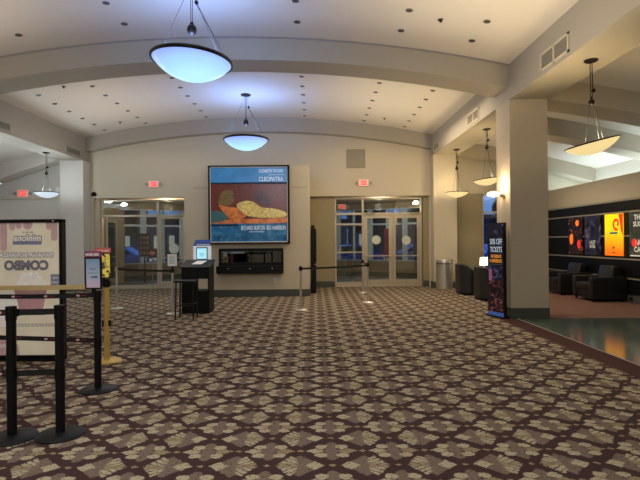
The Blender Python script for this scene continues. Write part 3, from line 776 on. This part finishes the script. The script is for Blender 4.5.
KW = dict(m='black_metal', rb=.184, rp=.036, h=1.05, low=.51)
s1 = stanchion(*p1, 'black belt stanchion at the left edge, left one of the near pair', GB, **KW)
s2 = stanchion(*p2, 'black belt stanchion, right one of the near pair at the left', GB, **KW)
s3 = stanchion(*p3, 'black belt stanchion carrying the blue enter here sign', GB, **KW)
belt(s1, p1, p2, 1.0, 1.0, logos=()); belt(s1, p1, p2, .512, .512)
MB().box(.036, .06, -.014, .014, .97, 1.03).make('belt_clip', 'black', s1)
belt(s1, p1, q1, 1.0, 1.0, logos=(.06,)); belt(s1, p1, q1, .512, .512, logos=(.06,))
belt(s3, p3, q3, 1.0, .995, sag=.01, logos=(.11, .34, .57)); belt(s3, p3, q3, .522, .57, logos=(.115, .34, .57))
gx, gy = -2.73, 6.27
sg = stanchion(gx, gy, 'gold painted belt stanchion holding the yellow sign', 'gold queue stanchions', m='gold', rb=.185, rp=.035, h=1.08)
MB().bbox(-.055, .055, -.02, .02, .46, .54, .006, 2).make('belt_clip', 'black', sg)
bl, _ = belt(sg, (gx, gy), (-5.0, gy-.06), .975, .975, m='gold_belt', hw=.03)
text('lettering', 'PREMIERE MEMBER LANE', 'ink', (-3.92-gx, -.006, .975), FRONT, .048, bl, bold=.0012, sx=1.05)
# middle distance steel stanchions
GS = 'steel belt stanchions in front of the entrances'
a_, b_, c_, d_, e_ = (-4.68, 11.3), (-3.08, 10.36), (-.33, 10.8), (1.31, 12.0), (1.41, 14.3)
sa = stanchion(*a_, 'steel stanchion at the left end of the belt before the left entrance', GS, m='steel', h=.98, head='steel')
sb = stanchion(*b_, 'steel stanchion beside the black podium, holding a framed notice', GS, m='steel', h=1.0)
sc_ = stanchion(*c_, 'steel stanchion in front of the centre wall, left end of its belt', GS, m='steel', h=.99)
sd = stanchion(*d_, 'steel stanchion in front of the right double doors, nearer of two', GS, m='steel', h=1.0)
se = stanchion(*e_, 'steel stanchion closer to the right double doors, farther of two', GS, m='steel', h=.98)
belt(sa, a_, b_, .93, .93, hw=.022, sag=.01); belt(sc_, c_, d_, .93, .93, hw=.022, sag=.01); belt(sd, d_, e_, .93, .93, hw=.022, sag=.01)
# sign stand in the vestibule
t = thing('sign_stand', 'slim steel stand with a round red sign inside the left entrance', 'sign', (-6.0, 17.7, 0))
MB().lathe(disc_profile(.2), 32).make('base', 'steel', t, smooth=True); MB().tube((0, 0, .02), (0, 0, 1.0), .02).make('pole', 'steel', t)
MB().bbox(-.13, .13, -.02, .02, 1.0, 1.3, .01, 2).make('sign_frame', 'black', t)
k = MB(); k.tube((0, -.03, 1.16), (0, -.02, 1.16), .115, n=8); k.make('sign_face', mat('stop_red', (190, 50, 44), .5, emit=(190, 50, 44), estr=.15), t)
MB().box(-.09, .09, -.034, -.03, 1.14, 1.18).make('sign_bar', 'white', t)

# ------------------------------------------------------------------ sign holders
M['hdr_purple'] = art_mat('header_magenta', [(.3, (96, 44, 70)), (.7, (150, 80, 100))], 9, .12, 1)
M['hdr_red'] = mat('header_red', (186, 82, 74), .5, emit=(186, 82, 74), estr=.12)
M['sheet_blue'] = art_mat('sheet_blue', [(.2, (190, 168, 188)), (.45, (158, 172, 192)), (.9, (112, 138, 168))], 3, .12, 1, grad=(-.16, .16, .8))
M['sheet_yellow'] = art_mat('sheet_yellow', [(.40, (70, 60, 54)), (.44, (110, 96, 60)), (.48, (228, 202, 92)), (.8, (236, 212, 112))], 14, .18, 1, 2.)
def sign_holder(x, y, z, rz, w, h, header, sheet, label, lean=.0, hdr=True):
    t = thing('sign_holder', label, 'sign', (x, y, z), rz)
    t.rotation_euler = (lean, math.radians(-1), rz)
    fr = .014
    MB().box(-w/2, w/2, -.012, .012, 0, fr).box(-w/2, w/2, -.012, .012, h-fr, h).box(-w/2, -w/2+fr, -.012, .012, 0, h).box(w/2-fr, w/2, -.012, .012, 0, h).make('frame', 'black', t)
    s = MB().box(-w/2+fr, w/2-fr, -.006, .006, -h/2+fr, h/2-fr).make('sheet', sheet, t); s.location = (0, 0, h/2)
    MB().box(-.02, .02, -.012, .012, -.05, .0).make('bracket', 'black', t)
    if header: MB().box(-w/2, w/2, -.012, .012, h, h+.065).make('header', header, t)
    return t
t = sign_holder(-2.335, 5.06, 1.065, math.radians(-14), .2, .335, 'hdr_purple', 'sheet_blue', 'black framed blue sign topped by a magenta enter here strip')
text('lettering', 'ENTER HERE', 'paper', (0, -.014, .335+.026), FRONT, .034, t, bold=.001, sx=.85)
text('lettering', 'LANE', 'ink', (0.01, -.008, .125), FRONT, .034, t, bold=.001)
MB().box(-.04, .04, -.008, -.006, .215, .222).box(-.03, .03, -.008, -.006, .2, .207).box(-.06, .06, -.008, -.006, .165, .172).make('small_print', 'grey_ink', t)
t = sign_holder(-2.765, 6.27, 1.085, math.radians(26), .19, .335, 'hdr_red', 'sheet_yellow', 'yellow patterned sign under a red strip on the gold stanchion')
text('lettering', 'ENTER HERE', 'paper', (0, -.014, .335+.026), FRONT, .03, t, bold=.001, sx=.85)
MB().box(-.05, .04, -.008, -.006, .20, .21).box(-.06, .05, -.008, -.006, .165, .175).box(-.03, .03, -.008, -.006, .14, .147).make('small_print', 'grey_ink', t)
t = sign_holder(-3.08, 10.36, 1.02, 0, .235, .29, None, 'paper', 'small black framed white notice on the stanchion by the podium')
g = MB()
for i in range(8): g.box(-.07+(i % 3)*.008, .07-(i % 2)*.02, -.008, -.006, .07+i*.022, .076+i*.022)
g.make('small_print', 'grey_ink', t)

# ------------------------------------------------------------------ combo lightbox at left
t = thing('menu_lightbox', 'large black framed cream combo advert with mirrored lettering behind the queue belts', 'advert', (-3.83, 6.39, 0))
W, H = .49, 1.87
M['cream'] = art_mat('advert_cream', [(.3, (196, 184, 158)), (.7, (212, 202, 180))], 2, .22, .5)
M['pinkwash'] = art_mat('advert_pink', [(.3, (184, 148, 150)), (.7, (198, 166, 162))], 4, .1, 1)
M['redwash'] = art_mat('advert_red', [(.3, (176, 128, 132)), (.7, (190, 150, 150))], 4, .1, 1)
M['greywash'] = mat('advert_grey', (112, 108, 118), .6, emit=(112, 108, 118), estr=.1)
M['bluewash'] = mat('advert_blue', (120, 124, 146), .6, emit=(120, 124, 146), estr=.1)
M['palewash'] = mat('advert_pale', (214, 208, 200), .6, emit=(214, 208, 200), estr=.18)
f = MB(); fr = .045
f.box(-W, W, -.05, .05, H-fr, H).box(-W, W, -.05, .05, .0, .07).box(-W, -W+fr, -.05, .05, 0, H).box(W-fr, W, -.05, .05, 0, H)
f.make('frame', 'black', t, bevel=.004)
MB().box(-W+.02, W-.02, -.09, .09, 0, .02).make('foot', 'black', t)
MB().box(-W+fr, W-fr, -.02, .02, .07, H-fr).make('panel', 'cream', t)
Z0 = H-fr
for cxm, w_, l_ in ((-.40, .045, .25), (-.30, .045, .33), (-.19, .04, .06), (-.1, .04, .04), (.02, .06, .03), (.30, .035, .06), (.37, .042, .2)):
    pts = [(cxm-w_, Z0)]+[(cxm-w_*math.cos(a), Z0-l_-w_*math.sin(a)) for a in [PI*i/8 for i in range(9)]]+[(cxm+w_, Z0)]
    MB().prism(pts, 'y', -.0245-abs(cxm)*.001, -.02).make('icing_drip', 'pinkwash', t)
for (bd, sz, xx, zz, mm, bo, sx) in (('minions', .12, .02, 1.62, 'palewash', .010, .95), ('BANANA BONANZA', .076, .0, 1.395, 'palewash', .006, 1.0), ('COMBO', .165, -.0, 1.255, 'greywash', .010, .96)):
    if mm == 'palewash': text('lettering', bd, 'greywash', (xx, -.024, zz), FRONT, sz, t, bold=bo*1.5, sx=sx, mirror=True)
    text('lettering', bd, mm, (xx, -.027, zz), FRONT, sz, t, bold=bo*.35 if mm == 'palewash' else bo, sx=sx, mirror=True)
MB().box(-.18, .2, -.024, -.02, 1.535, 1.575).make('title_bar', 'bluewash', t)
text('small_print', 'the rise of', 'greywash', (.02, -.024, 1.70), FRONT, .035, t, mirror=True).hide_render = False
MB().prism([(-.17, .95), (.27, .95), (.2, .62), (-.08, .62)], 'y', -.026, -.02).make('bucket', 'redwash', t)
MB().prism([(-.45, .9), (-.1, .9), (-.14, .45), (-.4, .45)], 'y', -.024, -.02).make('cup', 'palewash', t)
pc = MB()
for i in range(70):
    a = random.uniform(0, PI); r = random.uniform(0, 1)**.5
    pc.sphere((.05+.2*r*math.cos(a), -.021, .96+.2*r*math.sin(a)), random.uniform(.016, .03), sy=.2, n=8)
pc.make('popcorn', 'palewash', t)
MB().box(.32, W-fr, -.024, -.02, .98, 1.14).make('badge', 'bluewash', t)
text('lettering', 'THIS', 'palewash', (.385, -.026, 1.09), FRONT, .04, t, mirror=True); text('lettering', 'COMBO', 'palewash', (.385, -.026, 1.03), FRONT, .03, t, mirror=True)
g = MB()
for zz in (.475, .45):
    x = -.4
    while x < .4:
        l = random.uniform(.02, .06); g.box(x, x+l, -.023, -.02, zz, zz+.01); x += l+.01
g.make('small_print', 'greywash', t)
MB().prism([(-W+fr, .07), (-.1, .07), (-.12, .2), (-.25, .32), (-W+fr, .36)], 'y', -.024, -.02).make('corner_patch', 'pinkwash', t)
text('lettering', 'on', 'palewash', (-.33, -.026, .2), FRONT, .1, t, mirror=False)
MB().bbox(.08, .24, -.026, -.02, .6, .68, .002, 1).make('badge', 'bluewash', t)
MB().box(.36, .38, -.052, -.05, H-.03, H-.015).make('indicator', 'white', t)

# ------------------------------------------------------------------ podium and stool
t = thing('host_podium', 'black host podium with a sloping top and open shelf by the left entrance', 'podium', (-2.6, 10.4, 0))
MB().box(-.28, .28, 0, .02, 0, .49).box(-.28, .06, 0, .02, .49, .75).box(-.28, .28, 0, .02, .75, 1.0).make('front_panel', 'black', t)
MB().prism([(0, 0), (.5, 0), (.5, 1.12), (0, 1.0)], 'x', .27, .30).make('side_panel', 'black', t); MB().prism([(0, 0), (.5, 0), (.5, 1.12), (0, 1.0)], 'x', -.30, -.27).make('side_panel', 'black', t)
MB().box(-.27, .27, .02, .5, .465, .49).make('shelf', 'black', t)
MB().box(-.27, .27, .02, .5, .75, .775).make('shelf', 'black', t)
MB().prism([(-.04, .985), (.54, 1.125), (.54, 1.15), (-.04, 1.01)], 'x', -.33, .33).make('top', 'black', t, bevel=.004)
t = thing('paper_sheet', 'white paper sheet lying on the sloping podium top', 'paper', (-2.58, 10.66, 1.094), math.radians(-12)); t.rotation_euler = (math.radians(13.5), 0, math.radians(-14))
MB().box(-.11, .13, -.14, .14, .0, .004).make('sheet', 'paper', t)
t = thing('tablet_kiosk', 'white framed tablet with a lit pale blue screen on the podium', 'tablet', (-2.57, 10.9, 0))
M['screen'] = mat('lit_screen', (170, 225, 235), .2, emit=(160, 222, 238), estr=.8, var=.05)
MB().bbox(-.2, .2, 0, .05, 1.152, 1.46, .01, 2).make('housing', mat('kiosk_white_glow', (215, 220, 228), .5, emit=(215, 222, 235), estr=.35), t)  # housing given a faint glow so it looks brighter white
MB().bbox(-.125, .13, -.02, 0, 1.155, 1.43, .01, 2).make('bezel', 'ink', t)
MB().box(-.105, .11, -.026, -.019, 1.17, 1.405).make('screen', 'screen', t)
g = MB(); g.box(-.05, .06, -.028, -.026, 1.27, 1.29).box(-.05, .06, -.028, -.026, 1.23, 1.245); g.make('screen_text', mat('screen_text', (90, 150, 190), .5, emit=(90, 150, 190), estr=.5), t)
tp = MB(); tp.prism([(-.2, 1.46), (.2, 1.46), (.2, 1.60), (-.14, 1.60)], 'y', .0, .03); tp.make('topper', mat('topper_blue', (58, 88, 160), .4, emit=(58, 88, 160), estr=.2), t)
MB().box(-.12, .18, -.004, 0, 1.475, 1.5).make('topper_print', 'paper', t)
t = thing('bar_stool', 'black backless bar stool in front of the host podium', 'stool', (-2.63, 9.78, 0))
MB().bbox(-.21, .21, -.19, .19, .735, .775, .012, 2).make('seat', 'black', t)
for sx in (-1, 1):
    for sy in (-1, 1): MB().tube((sx*.18, sy*.165, 0), (sx*.165, sy*.15, .74), .016, n=10).make('leg', 'black_metal', t)
MB().tube((-.175, -.16, .27), (.175, -.16, .27), .011).tube((-.175, .16, .27), (.175, .16, .27), .011).tube((-.175, -.16, .3), (-.175, .16, .3), .011).tube((.175, -.16, .3), (.175, .16, .3), .011).make('foot_rail', 'black_metal', t)

# ------------------------------------------------------------------ trash can
t = thing('trash_can', 'round brushed steel trash can in front of the right pier', 'trash can', (4.08, 15.17, 0))
MB().lathe([(0, 0), (.24, 0), (.255, .02), (.255, .79), (0, .79)], 40).make('body', 'steel', t, smooth=True)
MB().lathe([(.245, .79), (.245, .815)], 40).make('band', 'ink', t, smooth=True)
MB().lathe([(.262, .815), (.266, .85), (.25, .93), (.16, .94), (.15, .9), (0, .9)], 40).make('rim', 'steel', t, smooth=True)

# ------------------------------------------------------------------ tub chairs by the window
def tub_chair(x, y, label):
    t = thing('tub_chair', label, 'armchair', (x, y, 0), 0, 'black tub chairs with their backs to the hall')
    # shell: U plan, back towards -X; height falls from back to arms
    hw, dpt, th = .46, .86, .13
    path = []
    for i in range(9): path.append((dpt-(dpt-.28)*i/8, -hw))
    for i in range(1, 12):
        a = PI/2*i/11; path.append((.28-.28*math.sin(a), -hw+.28*(1-math.cos(a))))
    path += [(x_, -y_) for x_, y_ in path[::-1]]
    sh = MB(); prev = None; n = len(path)
    cen = Vector((.5, 0))
    for i, (px, py) in enumerate(path):
        u = max(0., min(1., (px-.02)/.5)); hgt = .87-.25*(u*u*(3-2*u))
        if i == 0: tx, ty = -1, 0
        elif i == n-1: tx, ty = 1, 0
        else: tx, ty = path[i+1][0]-path[i-1][0], path[i+1][1]-path[i-1][1]
        l = math.hypot(tx, ty); nx, ny = ty/l, -tx/l      # outward or inward
        if (px+nx*.01-cen.x)**2+(py+ny*.01-cen.y)**2 > (px-cen.x)**2+(py-cen.y)**2: nx, ny = -nx, -ny
        ring = [(0, .06), (0, hgt-.03), (.03, hgt), (th-.03, hgt), (th, hgt-.04), (th, .2)]
        vs = [sh.bm.verts.new((px+nx*o, py+ny*o, z)) for o, z in ring]
        if prev:
            for k in range(6): sh.bm.faces.new((prev[k], prev[(k+1) % 6], vs[(k+1) % 6], vs[k]))
        else: sh.bm.faces.new(vs)
        prev = vs
    sh.bm.faces.new(prev)
    sh.make('backrest', 'leather', t, smooth=True)
    MB().bbox(.1, .86, -.34, .34, .08, .30, .02).make('seat_frame', 'leather', t, smooth=True)
    MB().bbox(.12, .88, -.335, .335, .30, .45, .05).make('seat_cushion', 'leather', t, smooth=True)
    for px in (.1, .78):
        for py in (-.36, .36): MB().tube((px, py, 0), (px, py, .07), .025, .03).make('leg', 'black', t)
    return t
tub_chair(4.17, 12.42, 'black leather tub chair nearest the column, behind the ticket sign')
tub_chair(4.08, 13.78, 'black leather tub chair beside the steel trash can')
t = thing('side_table', 'small dark side table holding the lit lamp by the lounge window', 'side table', (5.14, 14.75, 0))
MB().lathe([(0, .47), (.27, .47), (.28, .485), (.27, .5), (0, .5)], 32).make('table_top', 'black', t, smooth=True); MB().tube((0, 0, .02), (0, 0, .47), .03).make('pedestal', 'black', t); MB().lathe(disc_profile(.18), 24).make('base', 'black', t)
t = thing('table_lamp', 'lit white table lamp on the side table behind the ticket sign', 'lamp', (5.19, 14.75, .5))
MB().lathe([(0, 0), (.08, 0), (.08, .015), (.02, .03), (.03, .1), (.015, .2), (.012, .28)], 24).make('base', 'steel', t, smooth=True)
MB().lathe([(.135, .26), (.115, .50)], 32).make('lamp_shade', 'bulb_w', t, smooth=True)
lamp('table_lamp_light', 'POINT', (0, 0, .4), 14, (1, .82, .55), .1, parent=t)

# ------------------------------------------------------------------ lounge armchairs (face -X)
def club_chair(x, y, label):
    t = thing('club_armchair', label, 'armchair', (x, y, 0), 0, 'boxy black armchairs below the lounge posters')
    for sy in (-1, 1): MB().bbox(0, .88, sy*.45-(.16 if sy > 0 else 0), sy*.45+(.16 if sy < 0 else 0), .06, .61, .04).make('armrest', 'leather', t, smooth=True)
    MB().bbox(.04, .86, -.3, .3, .07, .29, .02).make('seat_frame', 'leather', t, smooth=True)
    MB().bbox(.0, .7, -.29, .29, .29, .46, .05).make('seat_cushion', 'leather', t, smooth=True)
    MB().bbox(.7, .88, -.3, .3, .2, .66, .04).make('back_frame', 'leather', t, smooth=True)
    bc = MB(); bc.bbox(.52, .74, -.3, .3, .44, .88, .07)
    bmesh.ops.transform(bc.bm, matrix=Matrix.Translation((.6, 0, .44)) @ Matrix.Rotation(math.radians(14), 4, 'Y') @ Matrix.Translation((-.6, 0, -.44)), verts=bc.bm.verts)
    bc.make('back_cushion', 'leather', t, smooth=True)
    for px in (.08, .8):
        for py in (-.38, .38): MB().tube((px, py, 0), (px, py, .07), .022, .03).make('leg', 'black', t)
club_chair(6.72, 12.12, 'boxy black leather armchair fully in view under the yellow poster')
club_chair(6.72, 13.62, 'boxy black leather armchair half hidden behind the column')

# ------------------------------------------------------------------ lounge posters (face -X)
SIDE = (PI/2, 0, -PI/2)
def wall_poster(yc, art, label, w=.74, h=1.06, name='movie_poster'):
    t = thing(name, label, 'poster', (7.61, yc, 1.64))
    MB().box(-.02, 0, -w/2, w/2, -h/2, h/2).make('sheet', art, t); return t
M['po1'] = art_mat('poster_embers', [(.45, (16, 10, 10)), (.58, (60, 30, 18)), (.68, (170, 80, 30)), (.78, (230, 150, 60))], 4.5, .4, 2, 4.)
M['po2'] = art_mat('poster_night', [(.4, (16, 15, 24)), (.55, (44, 40, 60)), (.66, (86, 76, 98)), (.78, (150, 156, 170))], 2.4, .3, 2, 9.)
M['po3'] = art_mat('poster_yellow', [(.15, (226, 110, 20)), (.4, (240, 170, 14)), (.7, (250, 214, 20))], 2.0, .75, .5, 1., grad=(-.5, .4, .8))
M['po4'] = art_mat('poster_grey', [(.35, (50, 54, 46)), (.6, (78, 80, 70)), (.7, (100, 110, 110))], 3.0, .3, 1, 3.)
M['po_red'] = mat('poster_red', (226, 50, 36), .5, emit=(226, 50, 36), estr=.6)
M['po_teal'] = mat('poster_teal_print', (20, 120, 110), .5, emit=(20, 120, 110), estr=.4)
M['po_white'] = mat('poster_white_print', (222, 222, 205), .5, emit=(222, 222, 205), estr=.35)
M['po_orange'] = mat('poster_orange_glow', (240, 110, 30), .5, emit=(240, 110, 30), estr=.7)
t = wall_poster(14.01, 'po1', 'dark movie poster with scattered orange glow, farthest along the lounge wall')
MB().sphere((-.02, .2, -.1), .1, sx=.05, sz=1.6).make('painted_glow', 'po_orange', t); MB().sphere((-.02, -.2, -.25), .09, sx=.05, sz=1.4).make('painted_glow', 'po_red', t); MB().sphere((-.02, -.12, .36), .09, sx=.05).make('painted_glow', 'po_orange', t)
t = wall_poster(13.13, 'po2', 'dark purple movie poster with grey title, left of the yellow one')
text('lettering', 'LAST', 'po_white', (-.023, 0, -.2), SIDE, .14, t, sx=.9); text('lettering', 'RITES', 'po_white', (-.023, 0, -.31), SIDE, .12, t, sx=.9)
children(t)[0]
t = wall_poster(12.2, 'po3', 'bright yellow and orange movie poster with a red curl')
c = MB()
pts = []
for i in range(30):
    a = -PI*.6+i/29*PI*1.9; r = .15-.0032*i; pts.append((-.022, -.12+r*math.cos(a)*1., .28+r*math.sin(a)))
c.path([(-.022, -.35, .50), (-.022, -.3, .42)], .05, 10)
for p_, q_ in zip(pts, pts[1:]): c.tube(p_, q_, .034, n=10)
for v in c.bm.verts: v.co.x = max(-.028, min(-.018, v.co.x))
c.make('painted_curl', 'po_red', t)
MB().prism([(-.37, .52), (-.2, .52), (-.26, .3), (-.3, .1), (-.37, -.02)], 'x', -.024, -.02).make('painted_edge', 'po_red', t)
MB().box(-.024, -.02, -.16, .16, .02, .07).make('title_print', 'po_teal', t); MB().box(-.024, -.02, -.1, .1, .11, .125).make('small_print', 'po_teal', t)
MB().box(-.024, -.02, -.03, .03, -.35, -.3).box(-.024, -.02, -.05, .05, -.46, -.44).make('small_print', 'ink', t)
t = wall_poster(11.2, 'po4', 'grey poster crowded with big pale lettering at the right edge', w=.78)
for bd, zz, sz, xx in (('THIS', .4, .17, .05), ('SUCKS', .24, .17, .0), ('NOT', -.2, .2, -.02), ('CAST', -.36, .17, .02)):
    text('lettering', bd, 'po_white', (-.023, xx, zz), SIDE, sz, t, bold=.004, sx=.95)
MB().tube((-.024, .2, -.2), (-.022, .2, -.2), .1, n=24).make('red_disc', 'po_red', t)
MB().box(-.024, -.02, -.36, .36, -.52, -.49).make('white_strip', 'po_white', t)

# ------------------------------------------------------------------ standing ticket sign
P0, P1 = Vector((3.53, 9.80)), Vector((3.68, 9.38))
ang = math.atan2(P1.y-P0.y, P1.x-P0.x)
t = thing('standing_sign', 'tall black standing sign advertising half price tickets, standing by the column', 'sign', ((P0.x+P1.x)/2, (P0.y+P1.y)/2, 0), ang)
w = (P1-P0).length/2
MB().box(-w-.015, w+.015, 0, .06, .0, 1.88).make('frame', 'black', t, bevel=.004)
M['sg'] = art_mat('sign_face_night', [(.42, (12, 10, 26)), (.55, (30, 22, 50)), (.66, (70, 70, 110)), (.75, (120, 120, 160))], 3., .2, 3, 11.)
M['sg2'] = art_mat('sign_face_crowd', [(.4, (12, 9, 22)), (.55, (52, 26, 38)), (.64, (130, 74, 60)), (.74, (84, 110, 150))], 7., .15, 2, 6.)
M['sg_o'] = mat('sign_amber', (230, 150, 40), .5, emit=(230, 150, 40), estr=.4)
M['sg_b'] = mat('sign_blue_rim', (60, 90, 160), .5, emit=(60, 90, 160), estr=.3)
f = MB().box(-w+.005, w-.005, -.006, 0, .75-.9, 1.85-.9).make('face', 'sg', t); f.location = (0, 0, .9)
f = MB().box(-w+.005, w-.005, -.006, 0, .1-.45, .75-.45).make('lower_face', 'sg2', t); f.location = (0, 0, .45)
MB().box(-w, w, -.012, 0, .03, .1).make('blue_trim', 'sg_b', t)
for bd, zz, sz, mm in (('50% OFF', 1.50, .16, 'p_letter'), ('TICKETS', 1.345, .15, 'p_letter'), ('ON TUESDAYS', 1.21, .09, 'sg_o'), ('& WEDNESDAYS', 1.12, .09, 'sg_o')):
    text('lettering', bd, mm, (.02, -.008, zz), FRONT, sz, t, bold=.002, sx=.60 if sz > .1 else .50)
MB().box(-w+.08, w-.05, -.009, -.006, 1.05, 1.06).make('small_print', 'grey_ink', t)
MB().box(-w+.03, -w+.12, -.009, -.006, .72, .95).make('pink_panel', mat('sign_pink', (150, 90, 120), .5, emit=(150, 90, 120), estr=.2), t)
MB().box(-w-.02, w+.02, -.05, .12, 0, .03).make('foot', 'black', t)

# ------------------------------------------------------------------ sconce on the column
t = thing('wall_sconce', 'lit horizontal glass sconce on the left face of the column', 'sconce', (XR, 9.72, 2.45))
MB().tube((0, 0, 0), (-.025, 0, 0), .07, n=24).tube((-.02, 0, 0), (-.11, 0, 0), .05, .03, n=20).make('bracket', 'steel', t, smooth=True)
MB().sphere((-.22, 0, .015), .125, sz=.42, sy=1.0).make('glass_shade', 'bulb', t, smooth=True)
lamp('sconce_light', 'POINT', (-.16, 0, .19), 22, (1, .72, .42), .08, parent=t)

# ------------------------------------------------------------------ items in the vestibule
t = thing('notice_board', 'framed grid of small notices standing inside the left entrance', 'notice board', (-6.6, 18.6, 0))
MB().box(-.22, .22, -.02, .02, 1.0, 1.9).make('frame', 'ink', t)
g = MB()
for i in range(3):
    for k in range(4): g.box(-.18+i*.13, -.08+i*.13, -.025, -.02, 1.08+k*.2, 1.2+k*.2)
g.make('notices', mat('notice_rust', (130, 90, 80), .6), t); MB().tube((0, 0, 0), (0, 0, 1.0), .03).make('post', 'ink', t)
t = thing('poster_stand', 'maroon poster stand inside the right double doors', 'poster', (2.75, 18.2, 0))
MB().box(-.12, .3, -.02, .02, .9, 2.0).make('board', mat('maroon_board', (120, 26, 38), .5, emit=(120, 26, 38), estr=.15), t)
MB().tube((.1, 0, 0), (.1, 0, .9), .025).make('post', 'steel', t)
MB().box(-.1, .28, -.15, .15, 0, .02).make('base', 'steel', t)

# ------------------------------------------------------------------ lighting
def area(loc, e, col, sx, sy, rot=(0, 0, 0), n='area_fill_light'): return lamp(n, 'AREA', loc, e, col, sx, rot, None, None, sy)
# added area fill in place of downlights, behind the camera and over the bays
area((-1.8, 1.0, 4.6), 130, (1., .91, .82), 6, 5)
area((-1.8, -4.5, 4.6), 100, (1., .91, .82), 6, 5)
for yy in (1.6, -4.2): lamp('rear_fill_light', 'POINT', (-1.87, yy, 4.4), 130, (.85, .9, 1.), .3)  # unseen point lamps added to brighten the near ceiling, no pendants modelled
for xx, yy, ee, cc in ((2.3, 6.5, 62, (1., .84, .6)), (-5.9, 6.5, 48, (1., .88, .74)), (1.8, 12.9, 44, (1., .84, .58)), (-5.2, 12.9, 30, (1., .9, .8)), (-1.8, 2.5, 50, (.95, .93, .92))):
    area((xx, yy, 3.6), ee, cc, 2.5, 3.5, (PI, 0, 0), 'vault_fill_light')  # unseen upward area lamps added to brighten the vault
area((1.9, 12.2, 4.75), 185, (1., .80, .56), 3.2, 3.5)
area((-4.6, 12.8, 4.7), 62, (.95, .93, .92), 3.2, 3.5)
# area fill added in the aisles (front part), with no fittings
area((-10.2, 11., 3.3), 90, (.88, .95, 1.), 2.5, 5)
area((6.4, 13.0, 3.2), 16, (1., .84, .62), 1.6, 3)
area((6.0, 6.0, 3.6), 36, (1., .84, .62), 2, 3)
# cove lamps beyond the lounge wall, shining up on the aisle vault
area((8.45, 11.5, 2.7), 130, (.78, .95, 1.), 1.0, 8.5, (PI, 0, 0), 'cove_light')
# vestibule
lamp('vestibule_light', 'POINT', (-5.4, 17.6, 2.8), 85, (1, .84, .62), .15)
lamp('vestibule_light', 'POINT', (2.4, 18.0, 2.8), 85, (1, .86, .66), .15)
lamp('dusk_fill', 'SUN', (0, 30, 20), 1.2, (.45, .62, 1.), .3, (math.radians(-50), 0, 0))

w = bpy.data.worlds.new('dusk'); bpy.context.scene.world = w; w.use_nodes = True
nt = w.node_tree; N = NB(nt); bg = nt.nodes['Background']
tc = nt.nodes.new('ShaderNodeTexCoord'); sp = nt.nodes.new('ShaderNodeSeparateXYZ'); nt.links.new(tc.outputs['Generated'], sp.inputs[0])
g = N.m('MULTIPLY', sp.outputs[2], 2.2, clamp=True)
nt.links.new(N.mix(g, lin((104, 136, 190)), lin((60, 104, 190))), bg.inputs['Color']); bg.inputs['Strength'].default_value = 1.7

# ------------------------------------------------------------------ camera
cam = bpy.data.cameras.new('camera'); co = bpy.data.objects.new('camera', cam); COL.objects.link(co)
cam.sensor_width = 36; cam.lens = 36*480/640; cam.clip_end = 300
cam.shift_x = 5/640; cam.shift_y = 1/640
co.location = (0, 0, 1.55); co.rotation_euler = (PI/2, math.radians(-.5), 0)
co.rotation_mode = 'XYZ'
co.matrix_world = Matrix.Translation((0, 0, 1.55)) @ Matrix.Rotation(PI/2, 4, 'X') @ Matrix.Rotation(math.radians(-.5), 4, 'Z')
sc = bpy.context.scene; sc.camera = co
sc.view_settings.view_transform = 'Standard'; sc.view_settings.look = 'None'; sc.view_settings.exposure = .17
